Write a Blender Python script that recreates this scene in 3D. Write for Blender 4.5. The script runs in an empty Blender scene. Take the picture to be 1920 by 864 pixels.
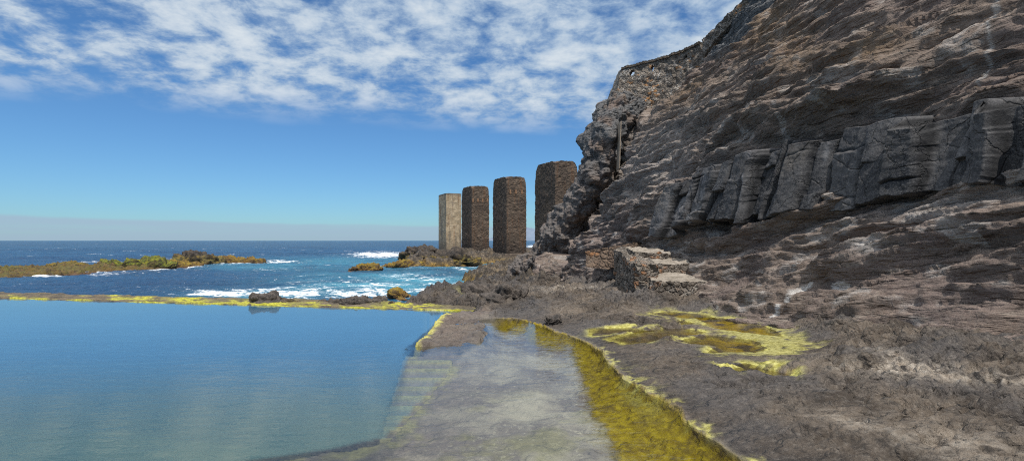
import bpy, math, random
import numpy as np
from mathutils import Vector
random.seed(7)
sc = bpy.context.scene
COL = sc.collection
F32 = np.float32
CAM = (0.0, 0.0, 3.5)          # eye height above the sea (z = 0); pool water lies at z = 1.5
POOL_Z = 1.5

# ------------------------------------------------------------------ noise
def _hash(ix, iy, iz, seed):
    h = (ix.astype(np.uint32) * np.uint32(374761393) + iy.astype(np.uint32) * np.uint32(668265263)
         + iz.astype(np.uint32) * np.uint32(2147483647) + np.uint32((seed * 974634777 + 12345) % 4294967296))
    h = (h ^ (h >> np.uint32(13))) * np.uint32(1274126177)
    h = h ^ (h >> np.uint32(16))
    h = h * np.uint32(2246822519)
    return h ^ (h >> np.uint32(15))

def _grad(h, x, y, z):
    g = h & np.uint32(15)
    u = np.where(g < 8, x, y)
    v = np.where(g < 4, y, np.where((g == 12) | (g == 14), x, z))
    return np.where(g & 1, -u, u) + np.where(g & 2, -v, v)

def perlin(x, y, z=None, seed=0):
    x = np.asarray(x, F32); y = np.asarray(y, F32)
    z = np.zeros_like(x) if z is None else np.asarray(z, F32)
    x, y, z = np.broadcast_arrays(x, y, z)
    fx = np.floor(x); fy = np.floor(y); fz = np.floor(z)
    ix = fx.astype(np.int64); iy = fy.astype(np.int64); iz = fz.astype(np.int64)
    x = x - fx; y = y - fy; z = z - fz
    u = x*x*x*(x*(x*6-15)+10); v = y*y*y*(y*(y*6-15)+10); w = z*z*z*(z*(z*6-15)+10)
    r = 0
    def c(a, b, d): return _grad(_hash(ix+a, iy+b, iz+d, seed), x-a, y-b, z-d)
    x00 = c(0,0,0)*(1-u)+c(1,0,0)*u; x10 = c(0,1,0)*(1-u)+c(1,1,0)*u
    x01 = c(0,0,1)*(1-u)+c(1,0,1)*u; x11 = c(0,1,1)*(1-u)+c(1,1,1)*u
    return (x00*(1-v)+x10*v)*(1-w) + (x01*(1-v)+x11*v)*w

def fbm(x, y, z=None, seed=0, oct=4, gain=.5):
    s = 0; a = 1.0; f = 1.0
    for o in range(oct):
        s = s + a*perlin(x*f, y*f, None if z is None else z*f, seed+o*17); a *= gain; f *= 2.03
    return s

def billow(x, y, z=None, seed=0, oct=3, gain=.5):
    """rounded lumps parted by sharp creases, about 0..1"""
    s = 0; a = 1.0; f = 1.0; t = 0
    for o in range(oct):
        s = s + a*np.minimum(np.abs(perlin(x*f, y*f, None if z is None else z*f, seed+o*13))*2.2, 1.2); t += a; a *= gain; f *= 2.1
    return s/t

def sstep(a, b, x):
    t = np.clip((x-a)/(b-a), 0, 1); return t*t*(3-2*t)

def poly_sd(px, py, poly):
    """signed distance to a closed polygon, negative inside"""
    P = np.asarray(poly, F32); d = np.full(px.shape, 1e9, F32); ins = np.zeros(px.shape, bool)
    n = len(P)
    for i in range(n):
        a = P[i]; b = P[(i+1) % n]; e = b-a
        wx = px-a[0]; wy = py-a[1]
        t = np.clip((wx*e[0]+wy*e[1])/max(float(e@e), 1e-9), 0, 1)
        d = np.minimum(d, (wx-e[0]*t)**2+(wy-e[1]*t)**2)
        c = ((a[1] <= py) & (b[1] > py)) | ((b[1] <= py) & (a[1] > py))
        if abs(e[1]) > 1e-9:
            ins ^= c & (px < a[0]+(py-a[1])/e[1]*e[0])
    d = np.sqrt(d)
    return np.where(ins, -d, d)

def seg_d(px, py, a, b):
    e = (b[0]-a[0], b[1]-a[1]); l = e[0]**2+e[1]**2
    t = np.clip(((px-a[0])*e[0]+(py-a[1])*e[1])/l, 0, 1)
    return np.hypot(px-a[0]-e[0]*t, py-a[1]-e[1]*t), t

# ------------------------------------------------------------------ objects
def link(o, parent=None):
    COL.objects.link(o)
    if parent is not None: o.parent = parent
    return o

def grid_mesh(name, X, Y, Z, mat, attrs=None, cols=None, parent=None, smooth=True, wrap=False, uv=None):
    n, m = X.shape
    me = bpy.data.meshes.new(name)
    co = np.stack([X, Y, Z], -1).astype(F32).reshape(-1)
    me.vertices.add(n*m); me.vertices.foreach_set('co', co)
    i = np.arange(n-1)[:, None]; j = np.arange(m if wrap else m-1)[None, :]; j2 = (j+1) % m
    q = np.stack([i*m+j, i*m+j2, (i+1)*m+j2, (i+1)*m+j], -1).reshape(-1, 4)
    me.loops.add(q.size); me.loops.foreach_set('vertex_index', q.reshape(-1).astype(np.int32))
    me.polygons.add(len(q)); me.polygons.foreach_set('loop_start', (np.arange(len(q))*4).astype(np.int32))
    me.polygons.foreach_set('use_smooth', np.full(len(q), smooth))
    if uv is not None:
        l = me.uv_layers.new(name='UVMap')
        l.data.foreach_set('uv', np.stack([uv[0].reshape(-1)[q.reshape(-1)], uv[1].reshape(-1)[q.reshape(-1)]], -1).reshape(-1).astype(F32))
    for k, v in (attrs or {}).items():
        a = me.attributes.new(k, 'FLOAT', 'POINT'); a.data.foreach_set('value', np.asarray(v, F32).reshape(-1))
    for k, v in (cols or {}).items():
        a = me.attributes.new(k, 'FLOAT_COLOR', 'POINT'); a.data.foreach_set('color', np.asarray(v, F32).reshape(-1))
    me.update(calc_edges=True); me.validate()
    me.materials.append(mat)
    return link(bpy.data.objects.new(name, me), parent)

def poly_mesh(name, verts, faces, mat, parent=None, smooth=False):
    me = bpy.data.meshes.new(name); me.from_pydata([tuple(v) for v in verts], [], faces); me.update()
    me.materials.append(mat)
    if smooth: me.polygons.foreach_set('use_smooth', [True]*len(me.polygons))
    return link(bpy.data.objects.new(name, me), parent)

def thing(name, label, cat, loc, group=None):
    o = bpy.data.objects.new(name, None); o.location = loc; o.empty_display_size = .3; link(o)
    return tag(o, label, cat, group)

def tag(o, label, cat, group=None):
    o['label'] = label; o['category'] = cat
    if group: o['group'] = group
    return o

def structure(o, label=None, cat=None):
    o['kind'] = 'structure'
    if label: o['label'] = label
    if cat: o['category'] = cat
    return o

# ------------------------------------------------------------------ materials
class NT:
    def __init__(s, name):
        s.m = bpy.data.materials.new(name); s.m.use_nodes = True; s.t = s.m.node_tree; s.t.nodes.clear()
        s.out = s.t.nodes.new('ShaderNodeOutputMaterial')
        s.geo = None
    def n(s, typ, **kw):
        nd = s.t.nodes.new('ShaderNode'+typ)
        for k, v in kw.items(): setattr(nd, k, v)
        return nd
    def put(s, sock, v):
        if v is None: return
        if hasattr(v, 'is_output') or isinstance(v, bpy.types.NodeSocket): s.t.links.new(v, sock)
        elif isinstance(v, (tuple, list)) and len(v) == 3 and len(sock.default_value) == 4: sock.default_value = (*v, 1)
        else: sock.default_value = v
    def pos(s):
        if s.geo is None: s.geo = s.n('NewGeometry')
        return s.geo.outputs['Position']
    def sep(s, v):
        nd = s.n('SeparateXYZ'); s.put(nd.inputs[0], v); return nd.outputs
    def comb(s, x, y, z):
        nd = s.n('CombineXYZ'); s.put(nd.inputs[0], x); s.put(nd.inputs[1], y); s.put(nd.inputs[2], z); return nd.outputs[0]
    def math(s, op, a, b=None, c=None, clamp=False):
        nd = s.n('Math', operation=op, use_clamp=clamp); s.put(nd.inputs[0], a); s.put(nd.inputs[1], b); s.put(nd.inputs[2], c); return nd.outputs[0]
    def vmul(s, v, k):
        nd = s.n('VectorMath', operation='MULTIPLY'); s.put(nd.inputs[0], v); nd.inputs[1].default_value = k; return nd.outputs[0]
    def noise(s, v, scale, detail=4, rough=.55, dist=0, col=False):
        nd = s.n('TexNoise'); s.put(nd.inputs['Vector'], v); nd.inputs['Scale'].default_value = scale
        nd.inputs['Detail'].default_value = detail; nd.inputs['Roughness'].default_value = rough; nd.inputs['Distortion'].default_value = dist
        return nd.outputs[1 if col else 0]
    def ridge(s, v, scale, detail=4, rough=.5):
        nd = s.n('TexNoise', noise_type='RIDGED_MULTIFRACTAL'); s.put(nd.inputs['Vector'], v); nd.inputs['Scale'].default_value = scale
        nd.inputs['Detail'].default_value = detail; nd.inputs['Roughness'].default_value = rough; nd.inputs['Offset'].default_value = 1.0; nd.inputs['Gain'].default_value = 1.6
        return nd.outputs[0]
    def voro(s, v, scale, feature='F1', out=0, rnd=1.0):
        nd = s.n('TexVoronoi', feature=feature); s.put(nd.inputs['Vector'], v); nd.inputs['Scale'].default_value = scale
        nd.inputs['Randomness'].default_value = rnd; return nd.outputs[out]
    def ramp(s, v, a, b, lo=0., hi=1.):
        nd = s.n('MapRange'); nd.interpolation_type = 'SMOOTHSTEP'; s.put(nd.inputs[0], v)
        for k, x in zip((1, 2, 3, 4), (a, b, lo, hi)): nd.inputs[k].default_value = x
        return nd.outputs[0]
    def mix(s, f, a, b, mode='MIX'):
        nd = s.n('Mix', data_type='RGBA', blend_type=mode); s.put(nd.inputs[0], f); s.put(nd.inputs[6], a); s.put(nd.inputs[7], b); return nd.outputs[2]
    def attr(s, name):
        nd = s.n('Attribute', attribute_name=name); return nd
    def bump(s, h, dist, strength=1., normal=None):
        nd = s.n('Bump'); s.put(nd.inputs['Height'], h); nd.inputs['Distance'].default_value = dist; nd.inputs['Strength'].default_value = strength
        if normal is not None: s.put(nd.inputs['Normal'], normal)
        return nd.outputs[0]
    def principled(s, col, rough, normal=None, spec=.3):
        nd = s.n('BsdfPrincipled'); s.put(nd.inputs['Base Color'], col); s.put(nd.inputs['Roughness'], rough)
        nd.inputs['Specular IOR Level'].default_value = spec
        if normal is not None: s.put(nd.inputs['Normal'], normal)
        s.t.links.new(nd.outputs[0], s.out.inputs[0]); return nd

def bedded(t):
    """position squeezed along the rock bedding: long in the bed, short across it"""
    x, y, z = t.sep(t.pos())[:3]
    w = t.math('ADD', z, t.math('MULTIPLY', y, .13))
    return t.comb(t.math('MULTIPLY', x, .6), t.math('MULTIPLY', y, .6), t.math('MULTIPLY', w, 3.0))

def mat_cliff():
    t = NT('cliff_rock'); p = t.pos(); b = bedded(t)
    c = t.mix(t.ramp(t.noise(b, .55, 5, .6, .6), .35, .68), (.13, .098, .078), (.262, .202, .165))
    c = t.mix(t.ramp(t.noise(p, .32, 3, .6), .45, .62), c, (.185, .14, .122))              # purple-brown beds
    c = t.mix(t.ramp(t.noise(b, 2.2, 4, .65), .55, .72, 0, .7), c, (.43, .365, .305))        # pale weathered lips
    c = t.mix(t.ramp(t.noise(b, 3.1, 5, .7), .33, .46, .75, 0), c, (.05, .042, .038))       # dark seams
    c = t.mix(t.ramp(t.noise(p, 22, 3, .7), .35, .7, .0, .45), c, (.30, .25, .21))
    a = t.attr('mask'); ch = t.n('SeparateColor'); t.put(ch.inputs[0], a.outputs['Color'])
    c = t.mix(t.math('MULTIPLY', ch.outputs[0], t.ramp(t.noise(b, 6, 4, .7), .3, .6)), c, (.62, .59, .55))   # salt and veins
    c = t.mix(t.math('MULTIPLY', ch.outputs[1], t.ramp(t.noise(p, 5, 3, .7), .2, .6)), c, (.22, .135, .06))  # ochre stain
    c = t.mix(ch.outputs[2], c, t.mix(t.ramp(t.voro(p, 9), .1, .6), (.05, .052, .055), (.15, .15, .15)))     # dark gravelly lava
    x, y, z = t.sep(p)[:3]
    w2 = t.math('ADD', t.math('MULTIPLY', z, .8), t.math('MULTIPLY', y, .42))                       # joints that climb more steeply than the beds
    b2 = t.comb(t.math('MULTIPLY', x, .25), t.math('MULTIPLY', t.math('SUBTRACT', t.math('MULTIPLY', y, .5), t.math('MULTIPLY', z, .5)), .35), t.math('MULTIPLY', w2, 1.5))
    cr = t.ramp(t.ridge(b, 1.5, 5, .55), .75, 1.5); cr2 = t.ramp(t.ridge(b2, .9, 4, .5), 1.0, 1.6)
    h1 = t.noise(b, 3.0, 8, .66, .4); h2 = t.noise(p, 9, 6, .65); h3 = t.noise(p, 45, 3, .6)
    h = t.math('ADD', t.math('ADD', t.math('MULTIPLY', h1, .28), t.math('MULTIPLY', h2, .07)), t.math('MULTIPLY', h3, .014))
    h = t.math('ADD', h, t.math('ADD', t.math('MULTIPLY', cr, -.10), t.math('MULTIPLY', cr2, -.14)))
    t.principled(c, .92, t.bump(h, 1.0, .9), .2); return t.m

def mat_shore():
    t = NT('shelf_rock'); p = t.pos(); x, y, z = t.sep(p)[:3]
    c = t.mix(t.ramp(t.noise(p, 1.1, 6, .65), .35, .68), (.065, .051, .04), (.175, .14, .108))
    c = t.mix(t.ramp(t.noise(p, .45, 3, .6), .48, .62, 0, .8), c, (.10, .09, .085))
    c = t.mix(t.ramp(t.noise(p, 16, 5, .75), .46, .7, 0, .4), c, (.32, .28, .235))
    c = t.mix(t.ramp(t.noise(p, 7, 5, .7), .34, .47, .7, 0), c, (.035, .03, .026))
    a = t.attr('mask'); ch = t.n('SeparateColor'); t.put(ch.inputs[0], a.outputs['Color'])
    n5 = t.noise(p, 9, 5, .7)
    och = t.mix(t.ramp(n5, .3, .7), (.20, .135, .002), (.42, .315, .006))
    och = t.mix(t.ramp(t.noise(p, 2.6, 5, .7), .52, .66, 0, .75), och, (.10, .065, .012))
    yel = t.mix(t.ramp(t.noise(p, 14, 4, .7), .35, .65), (.24, .215, .035), (.47, .44, .15))
    pal = t.mix(t.ramp(n5, .3, .7), (.30, .24, .18), (.60, .53, .44))
    c = t.mix(t.math('MULTIPLY', ch.outputs[2], t.ramp(t.noise(p, 3.5, 5, .7), .35, .6)), c, pal)
    mud = t.attr('mud').outputs['Fac']
    bed = t.mix(t.ramp(t.noise(p, .9, 5, .65), .38, .62), (.17, .135, .115), (.40, .35, .27))
    bed = t.mix(t.ramp(t.noise(p, 12, 5, .75), .5, .75), bed, (.46, .41, .31))
    lf = t.ramp(t.math('ADD', x, t.math('MULTIPLY', t.math('SUBTRACT', t.noise(p, 1.1, 4, .6), .5), 1.6)), -1.1, -.1, 1, 0)
    bed = t.mix(t.math('MULTIPLY', lf, .65), bed, t.mix(t.ramp(t.noise(p, 5, 5, .75), .4, .65), (.085, .06, .056), (.20, .15, .13)))
    gr = t.math('MULTIPLY', t.ramp(t.noise(p, .8, 4, .65), .48, .6), t.ramp(y, 8.5, 6.5))
    bed = t.mix(t.math('MULTIPLY', gr, .5), bed, t.mix(t.noise(p, 9, 4, .7), (.16, .14, .03), (.34, .31, .09)))
    c = t.mix(mud, c, bed)
    c = t.mix(ch.outputs[1], c, och)
    c = t.mix(ch.outputs[0], c, yel)
    # ochre weed that the tide feeds low on the sea side
    low = t.math('MULTIPLY', t.ramp(z, .25, 1.1, 1, 0), t.ramp(y, 19, 24))
    c = t.mix(t.math('MULTIPLY', low, t.ramp(t.noise(p, 1.2, 5, .7), .25, .5)), c, t.mix(t.noise(p, 2.5, 5, .7), (.17, .09, .012), (.42, .27, .05)))
    far = t.math('MULTIPLY', t.ramp(y, 30, 36), t.ramp(t.noise(p, .6, 5, .7), .42, .58))
    c = t.mix(t.math('MULTIPLY', far, .45), c, (.29, .215, .125))
    c = t.mix(t.math('MULTIPLY', t.ramp(y, 24, 34), t.ramp(t.noise(p, 1.4, 6, .75), .46, .6, .75, 0)), c, (.03, .026, .023))
    wet = t.attr('wet').outputs['Fac']
    c = t.mix(t.math('MULTIPLY', wet, .6), c, (.035, .03, .028))
    vp = t.voro(p, 7, 'SMOOTH_F1'); h = t.math('ADD', t.math('MULTIPLY', t.noise(p, 6, 8, .7, .5), .20), t.math('ADD', t.math('MULTIPLY', t.ramp(t.ridge(p, 2.2, 5, .55), .8, 1.5), -.10), t.math('MULTIPLY', vp, -.06)))
    h = t.math('MULTIPLY', h, t.math('SUBTRACT', 1, t.math('MULTIPLY', mud, .75)))
    h = t.math('MULTIPLY', h, t.math('SUBTRACT', 1, t.math('MAXIMUM', t.math('MULTIPLY', ch.outputs[1], .7), t.math('MULTIPLY', ch.outputs[0], .8))))
    r = t.math('SUBTRACT', .92, t.math('MULTIPLY', wet, .6))
    t.principled(c, r, t.bump(h, 1.0, .9), .3); return t.m

def mat_lump(name, dark, mid, weed, weed2, lo, hi, scale=1.0, amt=1.0):
    """sea rock: bare dark stone, weed between the heights lo and hi"""
    t = NT(name); p = t.pos(); z = t.sep(p)[2]
    c = t.mix(t.ramp(t.noise(p, 1.6*scale, 6, .7), .35, .65), dark, mid)
    c = t.mix(t.ramp(t.noise(p, 9*scale, 4, .7), .5, .75, 0, .5), c, tuple(min(1, q*2.0) for q in mid))
    w = t.mix(t.ramp(t.noise(p, 1.0*scale, 4, .7), .4, .62), weed, weed2)
    w = t.mix(t.ramp(t.noise(p, 2.5*scale, 5, .75), .46, .62, 0, .85), w, tuple(q*.8 for q in dark))
    zz = t.math('ADD', z, t.math('MULTIPLY', t.math('SUBTRACT', t.noise(p, 1.3*scale, 4, .7), .5), 1.2*(hi-lo)))
    f = t.math('MULTIPLY', t.ramp(zz, lo+(hi-lo)*.75, hi, 1, 0), t.ramp(t.noise(p, 2.2*scale, 5, .7), .25, .5))
    nz = t.sep(t.geo.outputs['Normal'])[2]
    f = t.math('MULTIPLY', f, t.ramp(nz, .05, .55, .25, 1))
    c = t.mix(t.math('MULTIPLY', f, amt), c, w)
    c = t.mix(t.ramp(z, .0, .28, .8, 0), c, (.12, .065, .04))
    h = t.math('ADD', t.math('MULTIPLY', t.noise(p, 3*scale, 8, .7), .3/scale), t.math('MULTIPLY', t.noise(p, 16*scale, 3, .6), .03/scale))
    t.principled(c, .85, t.bump(h, 1.0, .8), .3); return t.m

def mat_basalt():
    t = NT('basalt'); p = t.pos()
    c = t.mix(t.ramp(t.noise(p, 1.3, 5, .6), .35, .68), (.017, .018, .021), (.050, .048, .048))
    c = t.mix(t.ramp(t.noise(p, 26, 4, .7), .45, .7, 0, .5), c, (.15, .145, .14))
    c = t.mix(t.ramp(t.noise(p, .5, 3, .6), .55, .7, 0, .6), c, (.10, .085, .07))
    a = t.attr('tone').outputs['Fac']
    c = t.mix(t.math('MULTIPLY', a, t.ramp(t.noise(p, 4, 5, .7), .3, .6)), c, (.26, .25, .25))
    cr = t.attr('crack').outputs['Fac']
    c = t.mix(cr, c, (.012, .012, .013))
    x, y, z = t.sep(p)[:3]
    cv = t.voro(t.comb(x, t.math('ADD', t.math('MULTIPLY', y, 1.9), t.math('MULTIPLY', t.noise(p, 2, 4, .7), 1.2)), t.math('MULTIPLY', z, .8)), 1.2, 'DISTANCE_TO_EDGE')
    h = t.math('ADD', t.math('MULTIPLY', t.noise(p, 5, 8, .65), .05), t.math('MULTIPLY', t.ramp(cv, 0, .03), .03))
    c = t.mix(t.math('MULTIPLY', t.ramp(cv, 0, .012, .8, 0), t.ramp(t.noise(p, .9, 3, .7), .5, .6)), c, (.015, .015, .015))
    t.principled(c, .8, t.bump(h, 1.0, .9), .3); return t.m

def mat_masonry(name, stones, mortar, brick_w=.42, brick_h=.2, mort=.03, streak=True, coarse=.5):
    t = NT(name); uvn = t.n('UVMap', uv_map='UVMap'); p = t.pos(); u, v = t.sep(uvn.outputs[0])[:2]
    wob = t.math('MULTIPLY', t.math('SUBTRACT', t.noise(uvn.outputs[0], 2.5, 3), .5), .16)
    uv = t.comb(t.math('ADD', u, wob), t.math('ADD', v, t.math('MULTIPLY', wob, .6)), 0)
    br = t.n('TexBrick'); t.put(br.inputs['Vector'], uv)
    br.inputs['Scale'].default_value = 1; br.inputs['Brick Width'].default_value = brick_w; br.inputs['Row Height'].default_value = brick_h
    br.inputs['Mortar Size'].default_value = mort; br.inputs['Mortar Smooth'].default_value = .6; br.inputs['Bias'].default_value = 0
    br.inputs['Color1'].default_value = (0, 0, 0, 1); br.inputs['Color2'].default_value = (1, 1, 1, 1); br.inputs['Mortar'].default_value = (.5, .5, .5, 1)
    rnd = t.sep(br.outputs['Color'])[0]
    c = t.mix(t.ramp(t.math('ADD', t.math('MULTIPLY', rnd, .6), t.math('MULTIPLY', t.noise(p, 1.8, 4, .7), .5)), .2, .9), stones[0], stones[1])
    c = t.mix(t.ramp(t.noise(p, 3.2, 4, .75), .56, .72), c, stones[2])
    c = t.mix(t.math('MULTIPLY', br.outputs['Fac'], t.ramp(t.noise(p, .7, 4, .7), .35, .6, .15, .9)), c, mortar)
    if streak:
        s = t.noise(t.comb(t.math('MULTIPLY', u, 2.4), t.math('MULTIPLY', v, .16), 3.7), 1, 4, .65)
        c = t.mix(t.ramp(s, .56, .72, 0, .6), c, (.16, .075, .035))
        c = t.mix(t.ramp(t.noise(p, .35, 4, .6), .45, .7, 0, .45), c, (.03, .027, .026))
    z = t.sep(p)[2]
    c = t.mix(t.ramp(z, 1.6, 4.2, .65, 0), c, (.035, .03, .028))
    h = t.math('ADD', t.math('MULTIPLY', br.outputs['Fac'], -.07), t.math('MULTIPLY', t.noise(p, 5, 6, .7), .14*coarse))
    t.principled(c, .93, t.bump(h, 1.0, .9), .2); return t.m

def mat_concrete():
    t = NT('streaked_concrete'); uvn = t.n('UVMap', uv_map='UVMap'); p = t.pos(); u, v = t.sep(uvn.outputs[0])[:2]; z = t.sep(p)[2]
    c = t.mix(t.ramp(t.noise(p, 1.0, 6, .65), .35, .65), (.27, .21, .135), (.43, .345, .235))
    s = t.noise(t.comb(t.math('MULTIPLY', u, 2.2), t.math('MULTIPLY', v, .10), 1.3), 1, 5, .7)
    c = t.mix(t.ramp(s, .52, .66, 0, .85), c, (.17, .075, .03))
    s2 = t.noise(t.comb(t.math('MULTIPLY', u, 1.1), t.math('MULTIPLY', v, .16), 7.3), 1, 5, .7)
    c = t.mix(t.ramp(s2, .5, .64, 0, .6), c, (.10, .095, .09))
    s3 = t.noise(t.comb(t.math('MULTIPLY', u, .5), t.math('MULTIPLY', v, 2.2), 2.3), 1, 4, .7)
    c = t.mix(t.ramp(s3, .5, .66, 0, .5), c, (.14, .12, .10))
    c = t.mix(t.ramp(z, 2.0, 4.6, .55, 0), c, (.09, .075, .06))
    c = t.mix(t.ramp(z, 12.7, 13.3, 0, .7), c, (.10, .085, .07))
    t.principled(c, .9, t.bump(t.noise(p, 3, 7, .7), .12, .7), .2); return t.m

def mat_rubble(name, a, b, orange, mortar, scale, omask=.62, mw=.07):
    t = NT(name); p0 = t.pos()
    d = t.n('VectorMath', operation='MULTIPLY_ADD'); t.put(d.inputs[0], t.noise(p0, scale*.9, 3, .6, 0, True)); d.inputs[1].default_value = (.9/scale,)*3; t.put(d.inputs[2], p0)
    p = t.vmul(d.outputs[0], (1, 1, 1.45))
    nd = t.n('TexVoronoi', feature='F1'); t.put(nd.inputs['Vector'], p); nd.inputs['Scale'].default_value = scale
    r, g, bl = t.sep(nd.outputs['Color'])[:3]
    e = t.voro(p, scale, 'DISTANCE_TO_EDGE')
    c = t.mix(r, a, b)
    c = t.mix(t.math('MULTIPLY', t.math('GREATER_THAN', g, omask), t.ramp(t.noise(p0, .9, 2), .48, .62)), c, orange)
    c = t.mix(t.ramp(t.noise(p0, 16, 5, .75), .4, .7, 0, .5), c, tuple(min(1, q*1.8) for q in b))
    c = t.mix(t.math('MULTIPLY', t.ramp(e, mw*.3, mw*1.3, 1, 0), t.ramp(t.noise(p0, 1.6, 4, .7), .4, .62, .0, .9)), c, mortar)
    c = t.mix(t.ramp(t.noise(p0, 3.5, 5, .75), .5, .68, 0, .55), c, mortar)
    h = t.math('ADD', t.math('MULTIPLY', t.ramp(e, 0, .22), .10), t.math('MULTIPLY', t.noise(p0, 9, 6, .72), .10))
    t.principled(c, .93, t.bump(h, 1.0, 1.0), .2); return t.m

def mat_plain(name, a, b, scale=6, rough=.9, dist=.03):
    t = NT(name); p = t.pos()
    c = t.mix(t.ramp(t.noise(p, scale, 5, .7), .35, .65), a, b)
    t.principled(c, rough, t.bump(t.noise(p, scale*2, 6, .7), dist, .8), .2); return t.m

def mat_wall_top():
    t = NT('pool_wall_rock'); p = t.pos()
    c = t.mix(t.ramp(t.noise(p, 2.4, 6, .7), .35, .65), (.05, .042, .032), (.15, .115, .07))
    c = t.mix(t.ramp(t.noise(p, 20, 4, .7), .5, .7, 0, .4), c, (.25, .21, .15))
    a = t.attr('weed').outputs['Fac']
    y = t.mix(t.ramp(t.noise(p, 11, 4, .7), .35, .65), (.25, .235, .015), (.50, .48, .05))
    c = t.mix(a, c, y)
    t.principled(c, .8, t.bump(t.noise(p, 8, 7, .7), .1, .8), .35); return t.m

def mat_pool_floor():
    t = NT('pool_floor_silt'); p = t.pos()
    c = t.mix(t.ramp(t.noise(p, .35, 4, .6), .38, .62), (.045, .055, .03), (.125, .135, .07))
    c = t.mix(t.ramp(t.noise(p, 1.6, 5, .7), .5, .7), c, (.17, .165, .085))
    t.principled(c, .9); return t.m

def water_surface(name, normal_h, tint, body, body_fac_socket=None, rough=.015):
    pass

def mat_pool():
    t = NT('pool_water'); p = t.pos(); x, y, z = t.sep(p)[:3]
    r1 = t.noise(t.comb(t.math('MULTIPLY', x, .55), t.math('MULTIPLY', y, 1.3), 0), 4.5, 4, .6, .8)
    r2 = t.noise(t.comb(t.math('MULTIPLY', x, .35), y, 4), .9, 2, .5)
    ring = t.attr('ripple').outputs['Fac']
    h = t.math('ADD', t.math('MULTIPLY', r1, .0042), t.math('MULTIPLY', r2, .010))
    h = t.math('MULTIPLY', h, ring)
    nrm = t.bump(h, 1.0, 1.0)
    d = t.attr('depth').outputs['Fac']
    fac = t.math('SUBTRACT', 1.0, t.math('POWER', 2.718, t.math('MULTIPLY', t.math('MAXIMUM', t.math('SUBTRACT', d, .3), 0), -.30)))
    tr = t.n('BsdfTransparent'); t.put(tr.inputs[0], (.93, .97, .95))
    df = t.n('BsdfDiffuse'); t.put(df.inputs[0], t.mix(t.ramp(t.attr('deep').outputs['Fac'], 1.5, 3.4), (.07, .135, .118), (.065, .185, .31)))
    m1 = t.n('MixShader'); t.put(m1.inputs[0], fac); t.t.links.new(tr.outputs[0], m1.inputs[1]); t.t.links.new(df.outputs[0], m1.inputs[2])
    fr = t.n('Fresnel'); fr.inputs['IOR'].default_value = 1.85; t.put(fr.inputs['Normal'], nrm)
    gl = t.n('BsdfGlossy'); gl.inputs['Roughness'].default_value = .02; t.put(gl.inputs['Normal'], nrm)
    m2 = t.n('MixShader'); t.put(m2.inputs[0], fr.outputs[0]); t.t.links.new(m1.outputs[0], m2.inputs[1]); t.t.links.new(gl.outputs[0], m2.inputs[2])
    t.t.links.new(m2.outputs[0], t.out.inputs[0]); return t.m

def mat_puddle():
    t = NT('puddle_water'); p = t.pos()
    nrm = t.bump(t.noise(p, 6, 3), .004, 1.0)
    tr = t.n('BsdfTransparent'); t.put(tr.inputs[0], (.86, .84, .72))
    fr = t.n('Fresnel'); fr.inputs['IOR'].default_value = 1.333; t.put(fr.inputs['Normal'], nrm)
    gl = t.n('BsdfGlossy'); gl.inputs['Roughness'].default_value = .02; t.put(gl.inputs['Normal'], nrm)
    m2 = t.n('MixShader'); t.put(m2.inputs[0], fr.outputs[0]); t.t.links.new(tr.outputs[0], m2.inputs[1]); t.t.links.new(gl.outputs[0], m2.inputs[2])
    t.t.links.new(m2.outputs[0], t.out.inputs[0]); return t.m

def mat_sea():
    t = NT('sea_water'); p = t.pos(); x, y, z = t.sep(p)[:3]
    s = t.comb(t.math('MULTIPLY', x, .5), y, 0)
    h = t.math('ADD', t.math('MULTIPLY', t.noise(s, .9, 6, .65), .55), t.math('MULTIPLY', t.noise(s, .2, 4, .6), 1.6))
    nrm = t.bump(h, 1.0, 1.0)
    foam = t.attr('foam').outputs['Fac']; tq = t.attr('turq').outputs['Fac']
    deep = t.mix(t.ramp(t.noise(s, .05, 5, .6), .35, .65), (.007, .032, .085), (.016, .065, .14))
    c = t.mix(tq, deep, (.06, .26, .345))
    fn = t.math('ADD', t.noise(s, .8, 8, .8, 1.8), t.math('MULTIPLY', t.noise(s, 6, 3, .7), .25))
    fa = t.ramp(t.math('ADD', t.math('MULTIPLY', foam, .76), t.math('MULTIPLY', t.math('SUBTRACT', fn, .62), 3.0)), .36, .74)
    c = t.mix(fa, c, (.82, .85, .86))
    df = t.n('BsdfDiffuse'); t.put(df.inputs[0], c); t.put(df.inputs['Normal'], nrm)
    fr = t.n('Fresnel'); fr.inputs['IOR'].default_value = 1.333; t.put(fr.inputs['Normal'], nrm)
    gl = t.n('BsdfGlossy'); gl.inputs['Roughness'].default_value = .12; t.put(gl.inputs['Normal'], nrm)
    f = t.math('MULTIPLY', t.math('MINIMUM', fr.outputs[0], .55), t.math('SUBTRACT', 1, fa))
    m2 = t.n('MixShader'); t.put(m2.inputs[0], f); t.t.links.new(df.outputs[0], m2.inputs[1]); t.t.links.new(gl.outputs[0], m2.inputs[2])
    t.t.links.new(m2.outputs[0], t.out.inputs[0]); return t.m

M_cliff = mat_cliff(); M_shore = mat_shore(); M_basalt = mat_basalt(); M_pool = mat_pool(); M_puddle = mat_puddle(); M_sea = mat_sea()
M_floor = mat_pool_floor(); M_wtop = mat_wall_top(); M_conc = mat_concrete()
M_pier = mat_masonry('pier_masonry', ((.05, .038, .03), (.14, .102, .075), (.28, .185, .11)), (.19, .15, .115))

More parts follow.
